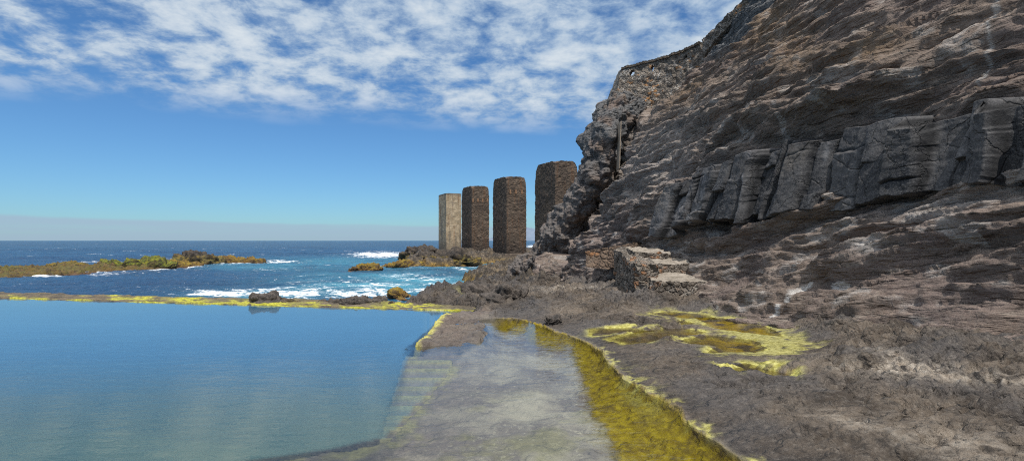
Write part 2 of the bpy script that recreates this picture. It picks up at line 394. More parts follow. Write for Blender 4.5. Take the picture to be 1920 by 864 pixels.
# ------------------------------------------------------------------ plan of the place (metres)
CORNER = (-1.74, 15.15)
POOL = [(-42, 23.5), CORNER, (-1.96, 9.75), (-1.06, 9.6), (-1.12, 8.9), (-1.42, 6.15), (-2.55, 5.6), (-6.0, 4.2), (-12, 1.5), (-42, -10)]
STAIR = [(-1.96, 9.75), (-1.06, 9.6), (-1.3, 7.2), (-1.96, 7.2)]
CHANNEL = [(-4.5, 9.75), (-1.96, 9.85), (-1.5, 10.1), (-.95, 10.0), (-.62, 10.6), (-.58, 11.6), (-.62, 12.6), (-.75, 13.4), (-.5, 13.9), (.05, 13.7), (.5, 13.0), (.98, 11.7),
           (1.42, 10.7), (1.62, 9.6), (1.60, 8.4), (1.78, 7.0), (1.95, 6.25), (2.03, 5.5), (2.08, 4.8), (2.2, 3.2), (2.3, -2), (-42, -14), (-42, 3), (-8, 7)]
LAND = [(-1.74, 15.15), (-4.3, 16.9), (-3.9, 18.3), (-2.9, 20.2), (-2.2, 22.5), (-2.6, 27), (-3.3, 34), (-5.9, 47.5), (-5.2, 58), (-2.9, 72), (-1.5, 78),
        (-4.2, 72.5), (-8.5, 67.5), (-12.5, 65), (-16.0, 68), (-17.0, 78), (-18.5, 95), (-18, 128), (40, 128), (40, -8), (-42, -14), (-42, -8), (-9, 2.4), (-1.96, 9.75)]
# tide puddles on the shelf: waterline polygons
PUD = [
    [(1.75, 11.5), (2.6, 11.7), (2.9, 11.2), (2.3, 10.9), (1.7, 11.0)],
    [(1.9, 10.5), (2.9, 11.3), (3.6, 11.6), (4.0, 11.0), (3.0, 10.2), (2.2, 10.0)],
    [(3.0, 10.0), (3.9, 10.7), (4.6, 10.1), (4.3, 9.2), (3.3, 9.0), (3.6, 9.5)],
    [(3.6, 13.6), (4.2, 14.3), (4.9, 13.6), (4.9, 12.9), (4.1, 13.0)],
    [(4.55, 13.0), (5.3, 13.0), (5.6, 11.8), (5.3, 10.6), (4.6, 11.2), (4.4, 12.0)],
    [(3.4, 12.4), (4.0, 12.7), (4.2, 12.2), (3.6, 12.0)],
    [(3.15, 7.85), (3.6, 8.2), (4.0, 7.6), (3.75, 7.25), (3.3, 7.5)],
    [(3.75, 6.55), (4.1, 6.7), (4.35, 6.2), (4.0, 6.15)],
]
PUD_FLAT = [(3.0, 13.2), (3.9, 14.7), (5.2, 13.8), (5.75, 11.6), (5.45, 9.6), (4.7, 8.7), (3.1, 8.6), (3.4, 9.6), (4.2, 10.6), (4.3, 11.9)]   # crusted basin round the bigger puddles

def cliff_x(y, z): return CL(y, z)
_ys = np.array([-9, 0, 8, 14.4, 20, 26, 29.3, 31.2, 33.4, 36, 39, 42, 45, 47.5, 50, 54.])
_zs = np.array([.3, 1.65, 2.6, 3.8, 5.6, 7.1, 8.9, 10.6, 11.6, 12.5, 14.5, 17, 24.])
_X = np.array([
 [5.8, 6.8, 8.1, 9.1, 10.1, 11.2, 12.8, 14.5, 15.5, 16.4, 18.4, 21, 28],
 [5.7, 6.6, 7.9, 8.9, 9.9, 11.0, 12.5, 14.2, 15.2, 16.1, 18, 20.5, 27],
 [5.4, 6.3, 7.6, 8.6, 9.5, 10.6, 12.1, 13.7, 14.7, 15.6, 17.5, 20, 26],
 [4.3, 5.1, 6.0, 6.8, 7.6, 8.4, 9.9, 11.4, 12.3, 13.1, 14.9, 17.2, 23],
 [3.6, 4.3, 4.8, 5.2, 6.1, 7.0, 8.4, 9.8, 10.6, 11.3, 13.0, 15.2, 20],
 [2.7, 3.3, 3.8, 4.3, 5.2, 6.1, 7.4, 8.8, 9.8, 10.6, 12.2, 14.4, 19],
 [2.0, 2.5, 2.9, 3.5, 4.4, 5.2, 6.6, 8.2, 9.3, 10.4, 12.1, 13.9, 19],
 [2.2, 3.2, 5.0, 6.4, 7.5, 8.2, 8.6, 8.9, 9.5, 10.4, 12.0, 13.8, 19],
 [1.5, 2.2, 3.8, 5.4, 7.0, 7.8, 8.3, 8.6, 9.3, 10.6, 12.6, 14.2, 19],
 [1.0, 1.5, 3.3, 4.9, 6.4, 7.0, 7.5, 7.7, 8.1, 9.8, 13.5, 15.5, 19],
 [1.2, 1.9, 3.4, 4.9, 6.2, 6.8, 7.2, 7.4, 8.0, 9.6, 14, 16, 19],
 [2.2, 2.9, 4.0, 5.2, 6.2, 6.7, 7.3, 7.7, 8.6, 10.0, 14, 16, 19],
 [3.6, 4.2, 4.8, 5.3, 6.0, 6.4, 7.2, 7.8, 9.2, 11, 15, 17, 20],
 [4.0, 4.6, 5.2, 5.6, 6.1, 6.5, 6.9, 7.6, 9.5, 12, 16, 18, 21],
 [7, 7.5, 8, 8.6, 9.4, 10, 10.6, 11.5, 13, 15, 18, 20, 24],
 [16, 16.5, 17, 17.5, 18, 18.5, 19, 20, 21, 22, 24, 26, 30],
], F32)

def pchip(xk, Y, xq):
    """monotone cubic through the rows of Y at the knots xk"""
    h = np.diff(xk)[:, None]; d = np.diff(Y, axis=0)/h
    m = np.zeros_like(Y); w1 = 2*h[1:]+h[:-1]; w2 = h[1:]+2*h[:-1]
    ok = d[1:]*d[:-1] > 0
    m[1:-1] = np.where(ok, (w1+w2)/(w1/np.where(ok, d[:-1], 1)+w2/np.where(ok, d[1:], 1)), 0); m[0] = d[0]; m[-1] = d[-1]
    i = np.clip(np.searchsorted(xk, xq)-1, 0, len(xk)-2); t = ((xq-xk[i])/(xk[i+1]-xk[i]))[:, None]; hh = h[i]
    return (2*t**3-3*t*t+1)*Y[i]+(t**3-2*t*t+t)*hh*m[i]+(-2*t**3+3*t*t)*Y[i+1]+(t**3-t*t)*hh*m[i+1]
_yq = np.arange(-9, 54.01, .15); _zq = np.arange(.3, 24.01, .1)
_T = pchip(_zs, pchip(_ys, _X.astype(float), _yq).T, _zq).T.astype(F32)

def CL(y, z):
    """foot-to-crest shape of the cliff: how far inland the face stands at (y, z)"""
    fy = np.clip((y-_yq[0])/.15, 0, len(_yq)-1.001); fz = np.clip((z-_zq[0])/.1, 0, len(_zq)-1.001)
    i = fy.astype(int); j = fz.astype(int); t = fy-i; u = fz-j
    return (_T[i, j]*(1-t)+_T[i+1, j]*t)*(1-u)+(_T[i, j+1]*(1-t)+_T[i+1, j+1]*t)*u

def survey(x, y, z):
    """bearing and height ratios of a point as seen by the survey station on the pool edge"""
    yy = np.maximum(y, .5); return 960+1000*x/yy, 451-1000*(z-CAM[2])/yy

def ell(U, V, u, v, a, b, rot=0):
    c, s = math.cos(math.radians(rot)), math.sin(math.radians(rot))
    p = (U-u)*c+(V-v)*s; q = -(U-u)*s+(V-v)*c
    return np.exp(-((p/a)**2+(q/b)**2))

# ------------------------------------------------------------------ shore ground
def floor_z(x, y):
    return .15-3.0*sstep(4, 14.5, y)+.14*fbm(x*.35, y*.35, seed=91, oct=3)

def ground(x, y):
    """height and colour masks of the rock shelf, the channel bed and the rocks further out"""
    wob = .22*fbm(x*1.1, y*1.1, seed=3, oct=4) * sstep(0, 3, y)
    big = .9*fbm(x*.25, y*.25, seed=5, oct=4)
    sdc = poly_sd(x, y, CHANNEL) + wob*.55
    sdp = poly_sd(x, y, POOL)
    sdl = poly_sd(x, y, LAND) + wob + big*sstep(20, 34, y)
    # dry rock height
    base = cliff_x(y, np.full_like(y, 1.65))
    toc = base-x                                                    # metres in front of the cliff foot
    L = 1.66 + .28*sstep(4.0, -1.5, toc) + .05*np.maximum(0, x-3)*sstep(11, 6, y)
    lum = billow(x*.42, y*.42, seed=11, oct=4)                       # rounded lava lumps
    st = billow((x+y*.35)*.9, (y-x*.35)*2.0, seed=21, oct=4, gain=.55)
    rough = .42*(lum-.35)+.14*(st-.4)+.02*fbm(x*5, y*5, seed=31, oct=4, gain=.6)-.12*sstep(.12, .36, perlin(x*3.0+.5*perlin(x*2, y*2, seed=36), y*4.2, seed=35))-.02*sstep(.12, .35, perlin(x*8.0, y*10., seed=37))+.08*(billow((x-.3*y)*2.6, (y+.3*x)*3.4, seed=33, oct=3, gain=.6)-.4)
    for q, (fx, fy, dp, wd) in enumerate(((.9, 1.3, .10, .035), (2.1, 2.9, .05, .05), (.5, .8, .12, .02))):   # cracks
        rough = rough-dp*sstep(wd, 0, np.abs(perlin(x*fx+.3*y+.25*perlin(x*3, y*3, seed=390+q), y*fy-.2*x, seed=380+q)))
    flat = poly_sd(x, y, PUD_FLAT)
    keep = sstep(-.2, .9, flat)
    bare_p = poly_sd(x, y, PUD[7])+.5*wob; pud = np.full_like(x, 9.)
    for P in PUD[:7]: pud = np.minimum(pud, poly_sd(x, y, P))
    pud = pud+.5*wob; keep = keep*sstep(.0, .7, pud)
    ramp_amp = (.35+.65*sstep(.2, 1.6, sdc))*(.22+.78*keep)
    L = L*1.0 + rough*ramp_amp
    L = np.where(flat < .6, L*keep + (1.63+rough*.12)*(1-keep), L)
    # shelf beyond the pool stays low and flat, rocks further out rise
    shelf = sstep(13.5, 15, y)*sstep(23, 20, y)
    L = L - shelf*.02
    out = sstep(21, 25, y)
    far = .1 + np.minimum(-sdl, 9)*.17 + 1.3*(billow(x*.25, y*.22, seed=41, oct=6, gain=.6)-.36)+.6*(billow(x*.9+y*.3, y*.5, seed=43, oct=4, gain=.6)-.36)
    isl = sstep(60, 70, y)
    far = far*(1-isl) + isl*(.15+np.minimum(np.maximum(-sdl, 0), 10)*.12+1.5*(billow(x*.16, y*.20, seed=47, oct=6, gain=.6)-.36)+.5*(billow(x*.8+y*.3, y*.6, seed=48, oct=4, gain=.6)-.36))
    # dark knob on the outer side of the farthest pier
    k = ell(x, y, -15.2, 90, 3.0, 6.0); far = far + 1.5*k*(.6+.8*billow(x*.5, y*.5, seed=49, oct=4))
    far = far + .9*ell(x, y, -10.0, 76, 4.5, 4.0)*(.5+.8*billow(x*.4, y*.4, seed=50, oct=4))
    L = L*(1-out)+far*out
    # sea side edge
    e = sstep(.0, -.9, sdl); e2 = sstep(.4, -2.5, sdl)
    edge = np.where(y > 22, e2, e)
    Z = -1.6*(1-edge)+L*edge
    # raised dark rim beside the sea on the near shelf
    rim = ell(x, y, -2.6, 18.7, .9, 1.3)+.9*ell(x, y, -1.5, 20.5, .8, 1.0)+1.5*ell(x, y, -.4, 22.2, 1.3, 1.3)
    Z = Z + rim*.34*(.5+1.0*billow(x*1.2, y*1.2, seed=51, oct=4))*sstep(.1, -.6, sdl)
    # low slab between the pool and the channel
    slab = sstep(-.95, -.55, -np.abs(x+1.25)+.0)*sstep(9.7, 10.1, y)*sstep(15.6, 14.6, y)
    Z = Z*(1-slab)+slab*(1.515+.10*fbm(x*1.3, y*1.3, seed=61, oct=5, gain=.6)+.03)
    # channel bed
    ins = sstep(.12, -.10, sdc)
    bedz = POOL_Z-.05-.24*(1-np.exp(np.minimum(sdc, 0)/.55))+.05*fbm(x*1.6, y*1.6, seed=71, oct=5, gain=.6)
    leftward = sstep(-.2, -1.4, x-.0)
    bedz = bedz - .05*leftward
    Z = Z*(1-ins)+np.minimum(bedz, POOL_Z-.02)*ins
    nearshore = np.exp(-np.maximum(sdc, 0)/.35)
    near = (sdc > -.05) & (sdc < 2.5) & (slab < .3) & (y < 15.5)
    lo = POOL_Z+.006+.03*(1-nearshore); hi = POOL_Z+.010+.11*np.maximum(sdc, 0)+.35*np.maximum(rough, 0)*sstep(.05, 1.0, sdc)
    Z = np.where(near & (sdc > 0), np.clip(Z, lo, np.maximum(hi, lo)), Z)
    # puddles
    pi = np.maximum(sstep(.16, -.12, pud), sstep(.1, -.08, bare_p))
    Z = Z*(1-pi)+np.minimum(Z, 1.555+.02*fbm(x*3, y*3, seed=73, oct=3))*pi
    # the deep pool, its side wall and its stair
    Z = np.where(sdp < -.02, floor_z(x, y)-.4, Z)
    sta = poly_sd(x, y, STAIR) < 0
    k = np.floor((9.66-y)/.2)
    Z = np.where(sta & (x > -2.5), np.maximum(Z, 1.36-np.clip(k, 0, 12)*.10), Z)
    # masks
    yel = np.zeros_like(x); och = np.zeros_like(x); pal = np.zeros_like(x)
    n1 = fbm(x*2.2, y*2.2, seed=81, oct=4); n2 = fbm(x*6, y*6, seed=83, oct=3)
    right = sstep(.1, 1.0, x)
    yel = np.maximum(yel, .55*sstep(-1.2, -1.7, x)*sstep(7, 6.2, y)*sstep(-.2, .3, n1+.5*n2))
    lip = sstep(.22, .03, sdp+.08*n2)*sstep(-.06, 0, sdp)*sstep(9.7, 9.4, y)
    yel = np.maximum(yel, .55*lip*sstep(-.3, .2, n1+.1))
    och = np.maximum(och, sstep(.02, -.06, sdc)*np.maximum(sstep(.98, 1.12, x+.10*n1+.06*n2-.015*(y-5)), sstep(12.2, 13.0, y+.6*n1)*sstep(-.6, -.2, x)+sstep(10.2, 11.2, y+.6*n1)*sstep(-.75, -.4, sdc+.2*n2)*sstep(.2, .6, x)))  # ochre weed, its inner edge painted where the cliff's reflection would begin
    yel = np.maximum(yel, .9*np.exp(-((sdc-.01-.16*n2-.1*n1)/.07)**2)*sstep(-.05, .3, n1+.4*n2)*right*sstep(12, 9, y))
    yel = np.maximum(yel, .8*ell(x, y, 1.75, 7.4, .22, .8)*sstep(-.2, .1, n1+n2))
    yel = np.maximum(yel, sstep(.30, .08, np.abs(sdp+.0)+.12*n2)*sstep(9.6, 9.9, y)*sstep(15.7, 15.2, y)*sstep(.16, .0, x+1.74+.2*n1))
    # crust and weed round the puddles
    och = np.maximum(och, pi*(pud < .3)*sstep(-.25, .1, n1+.12)*(.25+.75*sstep(3.2, 4.6, x+.6*n1)))
    crust = sstep(.25, -.25, flat+.5*n1)*(1-pi)
    yel = np.maximum(yel, .72*crust*sstep(-.25, .3, n1+.5*n2+.8*sstep(3.6, 4.6, x)-.05))
    yel = np.maximum(yel, np.exp(-((pud-.05)/.12)**2)*sstep(-.1, .25, n1+.1))
    yel = np.maximum(yel, .9*ell(x, y, -.95, 18.3, .75, .35)*2*sstep(-.2, .1, n1))
    U, V = survey(x, y, Z)
    pal = np.maximum(pal, ell(U, V, 1700, 690, 150, 14, 3)+.8*ell(U, V, 1860, 712, 130, 10, 3)+.7*ell(U, V, 1670, 665, 50, 10, 15)+.6*ell(U, V, 1800, 835, 120, 30, 10)+.5*ell(U, V, 1600, 790, 90, 14, 12))
    pal = np.maximum(pal, .7*ell(x, y, 2.2, 19.5, 1.6, 1.0))
    yel = np.maximum(yel, .6*sta*(((9.66-y)/.2-k) > .55)*(x < -1.1))
    wet = np.exp(-np.maximum(sdc, 0)/.45)*(1-ins)*.9*sstep(15, 13, y)
    wet = np.maximum(wet, .65*sstep(.7, .1, pud)*(1-crust)*keep)
    wet = np.maximum(wet, .8*shelf*sstep(-.3, .3, n1+.2)*sstep(2.5, 0, x))
    wet = np.maximum(wet, .8*np.clip(rim, 0, 1))
    wet = np.maximum(wet, np.clip(k*0+1.2*ell(x, y, -15.2, 90, 3.2, 6.5), 0, 1))
    wet = wet*(1-np.clip(yel, 0, 1))*(1-np.clip(och, 0, 1))
    mud = np.maximum(ins*(1-och), sstep(-.02, -.1, sdp))
    mud = np.maximum(mud, .55*slab)
    mask = np.stack([np.clip(yel, 0, 1), np.clip(och, 0, 1), np.clip(pal, 0, 1), np.ones_like(x)], -1)
    return Z, mask, np.clip(wet, 0, 1), np.clip(mud, 0, 1)

ys = [.3]
while ys[-1] < 128: ys.append(ys[-1]+max(.028, .0042*ys[-1]))
ys = np.array(ys, F32); u = np.linspace(0, 1, 820, dtype=F32)
gx0 = -3.3-.17*ys; gx1 = 10.5+.03*ys
GX = gx0[:, None]+(gx1-gx0)[:, None]*u[None, :]; GY = np.repeat(ys[:, None], len(u), 1)
GZ, GM, GW, GMud = ground(GX, GY)
structure(grid_mesh('rock_shelf', GX, GY, GZ, M_shore, {'wet': GW, 'mud': GMud}, {'mask': GM}),
          'dark lava rock shelf with shallow channel and weedy puddles at the cliff foot', 'rock shelf')

# pool floor and the rest of the sea bed under the pool
px = np.linspace(-46, 0, 60); py = np.linspace(-14, 26, 60); PX, PY = np.meshgrid(px, py)
structure(grid_mesh('pool_floor', PX, PY, floor_z(PX, PY), M_floor))

# pool and channel water: one level sheet
def water_depth(x, y):
    Z = ground(x, y)[0]; return np.clip(np.where(poly_sd(x, y, POOL) < -.3, np.minimum(np.maximum(POOL_Z-Z, 0), POOL_Z-floor_z(x, y)), POOL_Z-Z), .0, 4.)
ex = np.array([-42.0, -1.0]); far_y = lambda x: 15.55-(x+1.74)*.2095
wy = np.linspace(-6, 1, 420); wu = np.linspace(0, 1, 420)
WX = np.zeros((420, 420), F32); WY = np.zeros((420, 420), F32)
xs_w = -42+(2.4+42)*(wu**.45)
for k in range(420):
    top = np.where(xs_w < -1.74, far_y(np.minimum(xs_w, -1.74))-.02, np.interp(xs_w, [-1.74, -.8], [15.53, 14.1]))
    WX[k] = xs_w; WY[k] = -6+(top+6)*(k/419)
WD = water_depth(WX-.15, WY+.75)                # the bed a little way out from each point, as looked down on from the shore
wk = sstep(8.4, 10.4, WY); WD = water_depth(WX, WY)*wk+WD*(1-wk)
DEEP = [(-1.80, 9.4), (-1.30, 5.42), (-1.73, 5.10), (-2.6, 4.75), (-9, 1.5), (-42, -8), (-42, 9.4)]
WD = np.maximum(WD, 3.0*sstep(.03, -.10, poly_sd(WX, WY, DEEP)))           # the silty pool hides its floor, the ledge and stair stay clear
rip = .25+.75*sstep(15, 8, WY)
structure(grid_mesh('pool_water', WX, WY, np.full_like(WX, POOL_Z), M_pool, {'depth': WD, 'ripple': rip, 'deep': POOL_Z-floor_z(WX, WY+.8)}),
          'calm blue tide pool water running into the shallow channel', 'water')

# puddle water
for P in PUD:
    if sum(P[i-1][0]*P[i][1]-P[i][0]*P[i-1][1] for i in range(len(P))) < 0: P = P[::-1]
    c = np.mean(np.array(P), 0); V = [(c[0]+(a-c[0])*1.2, c[1]+(b-c[1])*1.2, 1.605) for a, b in P]
    o = structure(poly_mesh('puddle', V, [list(range(len(V)))[::1]], M_puddle), 'shallow rock puddle with ochre weed on the shelf', 'puddle')

# ------------------------------------------------------------------ pool wall towards the sea
def pool_wall():
    L0 = np.array([-1.1, 15.02]); L1 = np.array([-44., 23.92]); d = (L1-L0)/np.linalg.norm(L1-L0); nrm = np.array([-d[1], d[0]]);
    if nrm[1] < 0: nrm = -nrm
    ln = np.linalg.norm(L1-L0)
    s = np.concatenate([np.linspace(0, 20, 520), np.linspace(20.06, ln, 260)])
    prof = [(-.0, -3.6), (-.0, 1.2), (0, 1.44)]+[(t, 1.53) for t in np.linspace(.02, 1.35, 34)]+[(1.5, 1.3), (1.8, .6), (2.3, -1.6)]
    n, m = len(s), len(prof)
    S = np.repeat(s[:, None], m, 1); T = np.repeat(np.array([p[0] for p in prof])[None], n, 0); Z = np.repeat(np.array([p[1] for p in prof])[None], n, 0)
    wig = .05*fbm(S*1.3, S*0+3.3, seed=101, oct=4)
    top = (Z > 1.4)
    n1 = fbm(S*.8, T*2.0, seed=103, oct=5, gain=.6); n2 = fbm(S*5, T*5, seed=105, oct=3)
    Z = Z+np.where(top, .045*n1+.02*n2+.06*sstep(.7, 1.3, T)*(billow(S*.7, T*1.5, seed=107, oct=4)), 0)
    wide = .25*fbm(S*.5, S*0+1.2, seed=109, oct=3)
    T2 = T*(1+wide)+wig*(T < .5)
    X = L0[0]+d[0]*S+nrm[0]*T2; Y = L0[1]+d[1]*S+nrm[1]*T2
    weed = np.where(top, sstep(.16, .02, T+.16*n2)*sstep(-.1, .2, fbm(S*.6, S*0, seed=111, oct=4)+.08)
                    + .8*sstep(.22, .42, fbm(S*.42, T*.9, seed=113, oct=5)+.12*n2)*sstep(1.3, .8, T), 0)
    U, V = survey(X, Y, Z)
    weed = np.maximum(weed, top*np.clip(1.6*(ell(U, V, 490, 569, 55, 6)+ell(U, V, 355, 562, 34, 5)+ell(U, V, 270, 559, 26, 3)+ell(U, V, 218, 554, 12, 3)+ell(U, V, 770, 571, 42, 8)), 0, 1)*sstep(-.25, .1, n2+n1))
    o = grid_mesh('pool_wall', X, Y, Z, M_wtop, {'weed': np.clip(weed, 0, 1)})
    tag(o, 'low dark pool wall crusted with yellow weed, between the calm pool and the sea', 'wall')
pool_wall()

# ------------------------------------------------------------------ sea
REEFS = []     # filled below: (x, y, radius) used to place the foam
def lump(name, loc, rad, seed, mat, rot=0, amp=.35, freq=1.0, nu=90, nv=44, power=.75, parent=None, flatten=0.0, res=1.0):
    """a rock: squashed ball broken by billowy noise, foot below the water"""
    nu = int(nu*res); nv = int(nv*res)
    th = np.linspace(0, 2*np.pi, nu, endpoint=False); ph = np.linspace(-.55, np.pi/2, nv)
    TH, PH = np.meshgrid(th, ph)
    cx = np.cos(PH)*np.cos(TH); cy = np.cos(PH)*np.sin(TH); cz = np.sign(np.sin(PH))*np.abs(np.sin(PH))**power
    px, py, pz = cx*rad[0], cy*rad[1], cz*rad[2]
    N = np.stack([cx/rad[0], cy/rad[1], np.maximum(cz, -.2)/rad[2]], -1); N /= np.linalg.norm(N, axis=-1, keepdims=True)
    k = freq/rad[2]*.5
    b = billow(px*k*.45, py*k*.45, pz*k*.9, seed=seed, oct=5, gain=.5)-.42
    b2 = fbm(px*k*.3, py*k*.3, pz*k*.4, seed=seed+5, oct=2)
    b3 = billow(px*k*1.6, py*k*1.6, pz*k*2.6, seed=seed+9, oct=4, gain=.6)-.42
    D = amp*rad[2]*(1.5*b+.9*b2+.40*b3)
    x, y, z = px+N[..., 0]*D*1.3, py+N[..., 1]*D*1.3, pz+N[..., 2]*D
    c, s = math.cos(rot), math.sin(rot)
    o = grid_mesh(name, x*c-y*s, x*s+y*c, z, mat, wrap=True, parent=parent)
    o.location = loc
    return o

M_reef = mat_lump('reef_rock', (.04, .03, .022), (.13, .09, .06), (.14, .09, .02), (.11, .105, .02), .0, 1.2, .9, .8)
M_green = mat_lump('green_weed_rock', (.028, .024, .018), (.09, .065, .04), (.085, .11, .012), (.24, .235, .02), .2, 2.4, 1.0, .9)
M_ochre = mat_lump('ochre_weed_rock', (.04, .028, .02), (.13, .085, .05), (.16, .09, .012), (.27, .19, .02), .0, 1.7, .9, .85)
M_tall = mat_lump('tall_sea_rock', (.022, .02, .019), (.085, .066, .05), (.20, .135, .02), (.14, .13, .025), .0, 1.5, .9, .8)
M_dark = mat_lump('dark_boulder', (.028, .025, .023), (.11, .092, .078), (.05, .04, .02), (.07, .06, .02), .0, .3, 2.5)
M_brown = mat_lump('brown_boulder', (.03, .025, .02), (.12, .09, .065), (.20, .13, .02), (.14, .12, .02), .0, 1.75, 2.5, .6)

SEA_ROCKS = [
 # label, material, loc, radii, rot, seed, amp, power
 ('long low weedy reef with a pinkish foot, the nearest and flattest of the sea rocks', M_reef, (-52.0, 56.0, -.25), (7.0, 13.0, .62), .12, 3, .8, .4),
 ('low brown reef patch behind the breaking foam, beside the long flat reef', M_reef, (-48.5, 63.5, -.25), (6.0, 5.5, .62), .2, 8, .8, .45),
 ('dark bare boulder perched on the low weedy reef', M_tall, (-54.0, 65.0, .25), (2.2, 1.5, .5), -.1, 12, .6, .7),
 ('green weed covered reef rock with a jagged flat top', M_green, (-46.4, 66.0, -.1), (4.3, 2.6, 1.1), .1, 15, .6, .35),
 ('ochre low rock joining the green reef rock to the tall one', M_ochre, (-45.0, 71.0, -.2), (2.9, 2.2, .8), .1, 18, .7, .5),
 ('tallest reef rock, with a black cap above ochre weed', M_tall, (-46.3, 78.5, -.2), (3.3, 3.0, 1.75), .1, 22, .5, .95),
 ('ochre tail rock of the reef with water pouring off it', M_ochre, (-43.6, 84.0, -.2), (4.6, 2.0, 1.0), .0, 26, .5, .5),
 ('small ochre and green rock alone in the surf before the pier rocks', M_ochre, (-17.2, 62.5, -.2), (1.9, 1.2, .9), .35, 31, .5, .8),
 ('dark grooved rock ledge at the water edge below the dark piers', M_tall, (-8.8, 74.0, .3), (4.0, 2.6, 1.3), .15, 35, .6, .7),
 ('black craggy rock hump beside the foot of the pale concrete pier', M_tall, (-15.6, 91.0, .8), (3.2, 3.0, 1.55), .1, 36, .6, .9),
 ('low ochre rock toe reaching from the pier rocks into the surf', M_ochre, (-13.8, 68.5, -.2), (3.0, 2.0, .8), .3, 37, .6, .6),
]
for lab, m, loc, rad, rot, seed, amp, pw in SEA_ROCKS:
    o = lump('sea_rock', loc, rad, seed, m, rot, amp, 2.6, 150, 60, pw)
    tag(o, lab, 'rock')
    REEFS.append((loc[0], loc[1], rad[0], rad[1], rot))

WALL_ROCKS = [
 ('dark pointed boulder sitting on the weedy pool wall, largest there', M_dark, (-7.95, 17.3, 1.42), (.58, .45, .42), .3, 41, .3, 1.25),
 ('low brown rock on the pool wall beside the pointed boulder', M_brown, (-7.25, 17.3, 1.4), (.42, .3, .2), .1, 42, .5, 1.1),
 ('knobbly dark rock pile on the pool wall, between two pale puddles', M_dark, (-4.75, 17.0, 1.42), (.75, .4, .27), .1, 43, .7, .8),
 ('flat dark rock on the pool wall, behind a pale puddle', M_dark, (-5.75, 17.2, 1.42), (.5, .3, .2), .0, 44, .6, .9),
 ('small low rock at the end of the pool wall near the yellow weed', M_brown, (-3.9, 16.7, 1.42), (.34, .25, .17), .0, 45, .6, 1.0),
 ('small rusty ochre rock standing alone in the foam beyond the pool wall', M_ochre, (-6.7, 31.5, -.15), (.85, .65, .85), .2, 46, .5, .9),
 ('fractured charcoal boulder on the flat shelf at the end of the pool', M_dark, (.05, 15.9, 1.52), (.75, .6, .66), .4, 47, .55, 1.0),
 ('low black rock heap behind the fractured charcoal boulder', M_dark, (-.75, 18.6, 1.5), (.8, .6, .45), .1, 48, .6, .9),
 ('small dark stone at the end of the channel by the shelf puddle', M_dark, (.95, 12.6, 1.48), (.2, .17, .2), .2, 49, .6, 1.0),
]
for lab, m, loc, rad, rot, seed, amp, pw in WALL_ROCKS:
    tag(lump('boulder', loc, rad, seed, m, rot, amp, 2.2, 110, 52, pw), lab, 'boulder')

def sea():
    rows = [14.0]
    while rows[-1] < 400: rows.append(rows[-1]+max(.10, .0052*rows[-1]))
    while rows[-1] < 45000: rows.append(rows[-1]*1.12)
    r = np.array(rows, F32); u = np.linspace(-1, 1, 1000, dtype=F32); u = .6*u+.4*u**3
    half = 1.9*r+10
    X = half[:, None]*u[None]*1.0; Y = np.repeat(r[:, None], len(u), 1)
    Y = Y+(2.3+.2095*np.clip(-1.74-X, 0, 60))*sstep(75, 14, Y)          # the sea starts behind the pool wall
    fade = sstep(420, 120, Y)
    wave = .16*fbm(X*.18+Y*.05, Y*.35, seed=201, oct=3)+.085*(1-2*np.abs(perlin(X*.45, Y*.9, seed=205)))+.05*fbm(X*1.1, Y*2.0, seed=207, oct=2)
    swell = .10*np.sin(Y*.42+.12*X+2.0*perlin(X*.05, Y*.05, seed=209))
    Z = (wave+swell)*fade
    foam = np.zeros_like(X); tq = np.zeros_like(X)
    n = fbm(X*.16, Y*.16, seed=211, oct=4); web = 1-np.abs(fbm(X*.30+.8*n, Y*.22+.8*n, seed=213, oct=3))*2.6
    # breaking white water: patches where the swell meets the rocks
    def blob(px, py, a, b, k=1.0, rot=0):
        nonlocal foam
        U = 960+1000*X/Y; V = 451+3500/Y
        foam = np.maximum(foam, k*ell(U, V, px, py, a, b, rot))
    for bl in [(715, 478, 62, 6, 1.25), (420, 494, 90, 3.5, 1.0), (530, 491, 55, 2.6, .9), (300, 506, 70, 4, .95), (330, 500, 60, 3, .9), (85, 519, 60, 4, .95), (190, 512, 60, 4, .7),
               (760, 500, 60, 4, .85), (700, 500, 40, 3, .8), (420, 553, 90, 7, .95), (560, 553, 110, 8, .95), (650, 556, 120, 9, .95), (790, 545, 70, 9, .85), (690, 533, 160, 13, .62), (800, 527, 70, 8, .6),
               (850, 538, 28, 8, 1.0), (770, 520, 90, 6, .55), (900, 500, 30, 3, .8), (870, 505, 40, 4, .55), (180, 492, 70, 2, .9), (300, 486, 30, 2.0, .9), (320, 487, 40, 2, .6), (505, 505, 60, 3, .4), (1000, 462, 14, 3, 1.2), (600, 560, 200, 8, .6), (560, 546, 200, 6, .72), (700, 548, 120, 6, .8)]:
        blob(*bl)
    U = 960+1000*X/Y; V = 451+3500/Y
    tq = np.clip(.95*ell(U, V, 740, 533, 190, 26)+.55*ell(U, V, 640, 490, 140, 9)+.55*ell(U, V, 480, 500, 130, 7)+.5*ell(U, V, 880, 500, 60, 8)+.5*ell(U, V, 500, 556, 170, 10), 0, 1)
    tq = tq*np.clip(.75+.6*n, 0, 1)
    caps = sstep(.50, .75, fbm(X*.10, Y*.22, seed=221, oct=4)+.0)*.55*sstep(40, 80, Y)*sstep(900, 300, Y)
    foam = np.clip(foam*(.55+.55*np.clip(web, 0, 1)), 0, 1.2)
    foam = np.maximum(foam, caps)
    Z = Z+.10*np.clip(foam, 0, 1)*fbm(X*1.5, Y*1.5, seed=225, oct=3)*fade
    structure(grid_mesh('sea', X, Y, Z, M_sea, {'foam': foam, 'turq': tq}), 'choppy blue sea with white foam round the reef', 'sea')
sea()

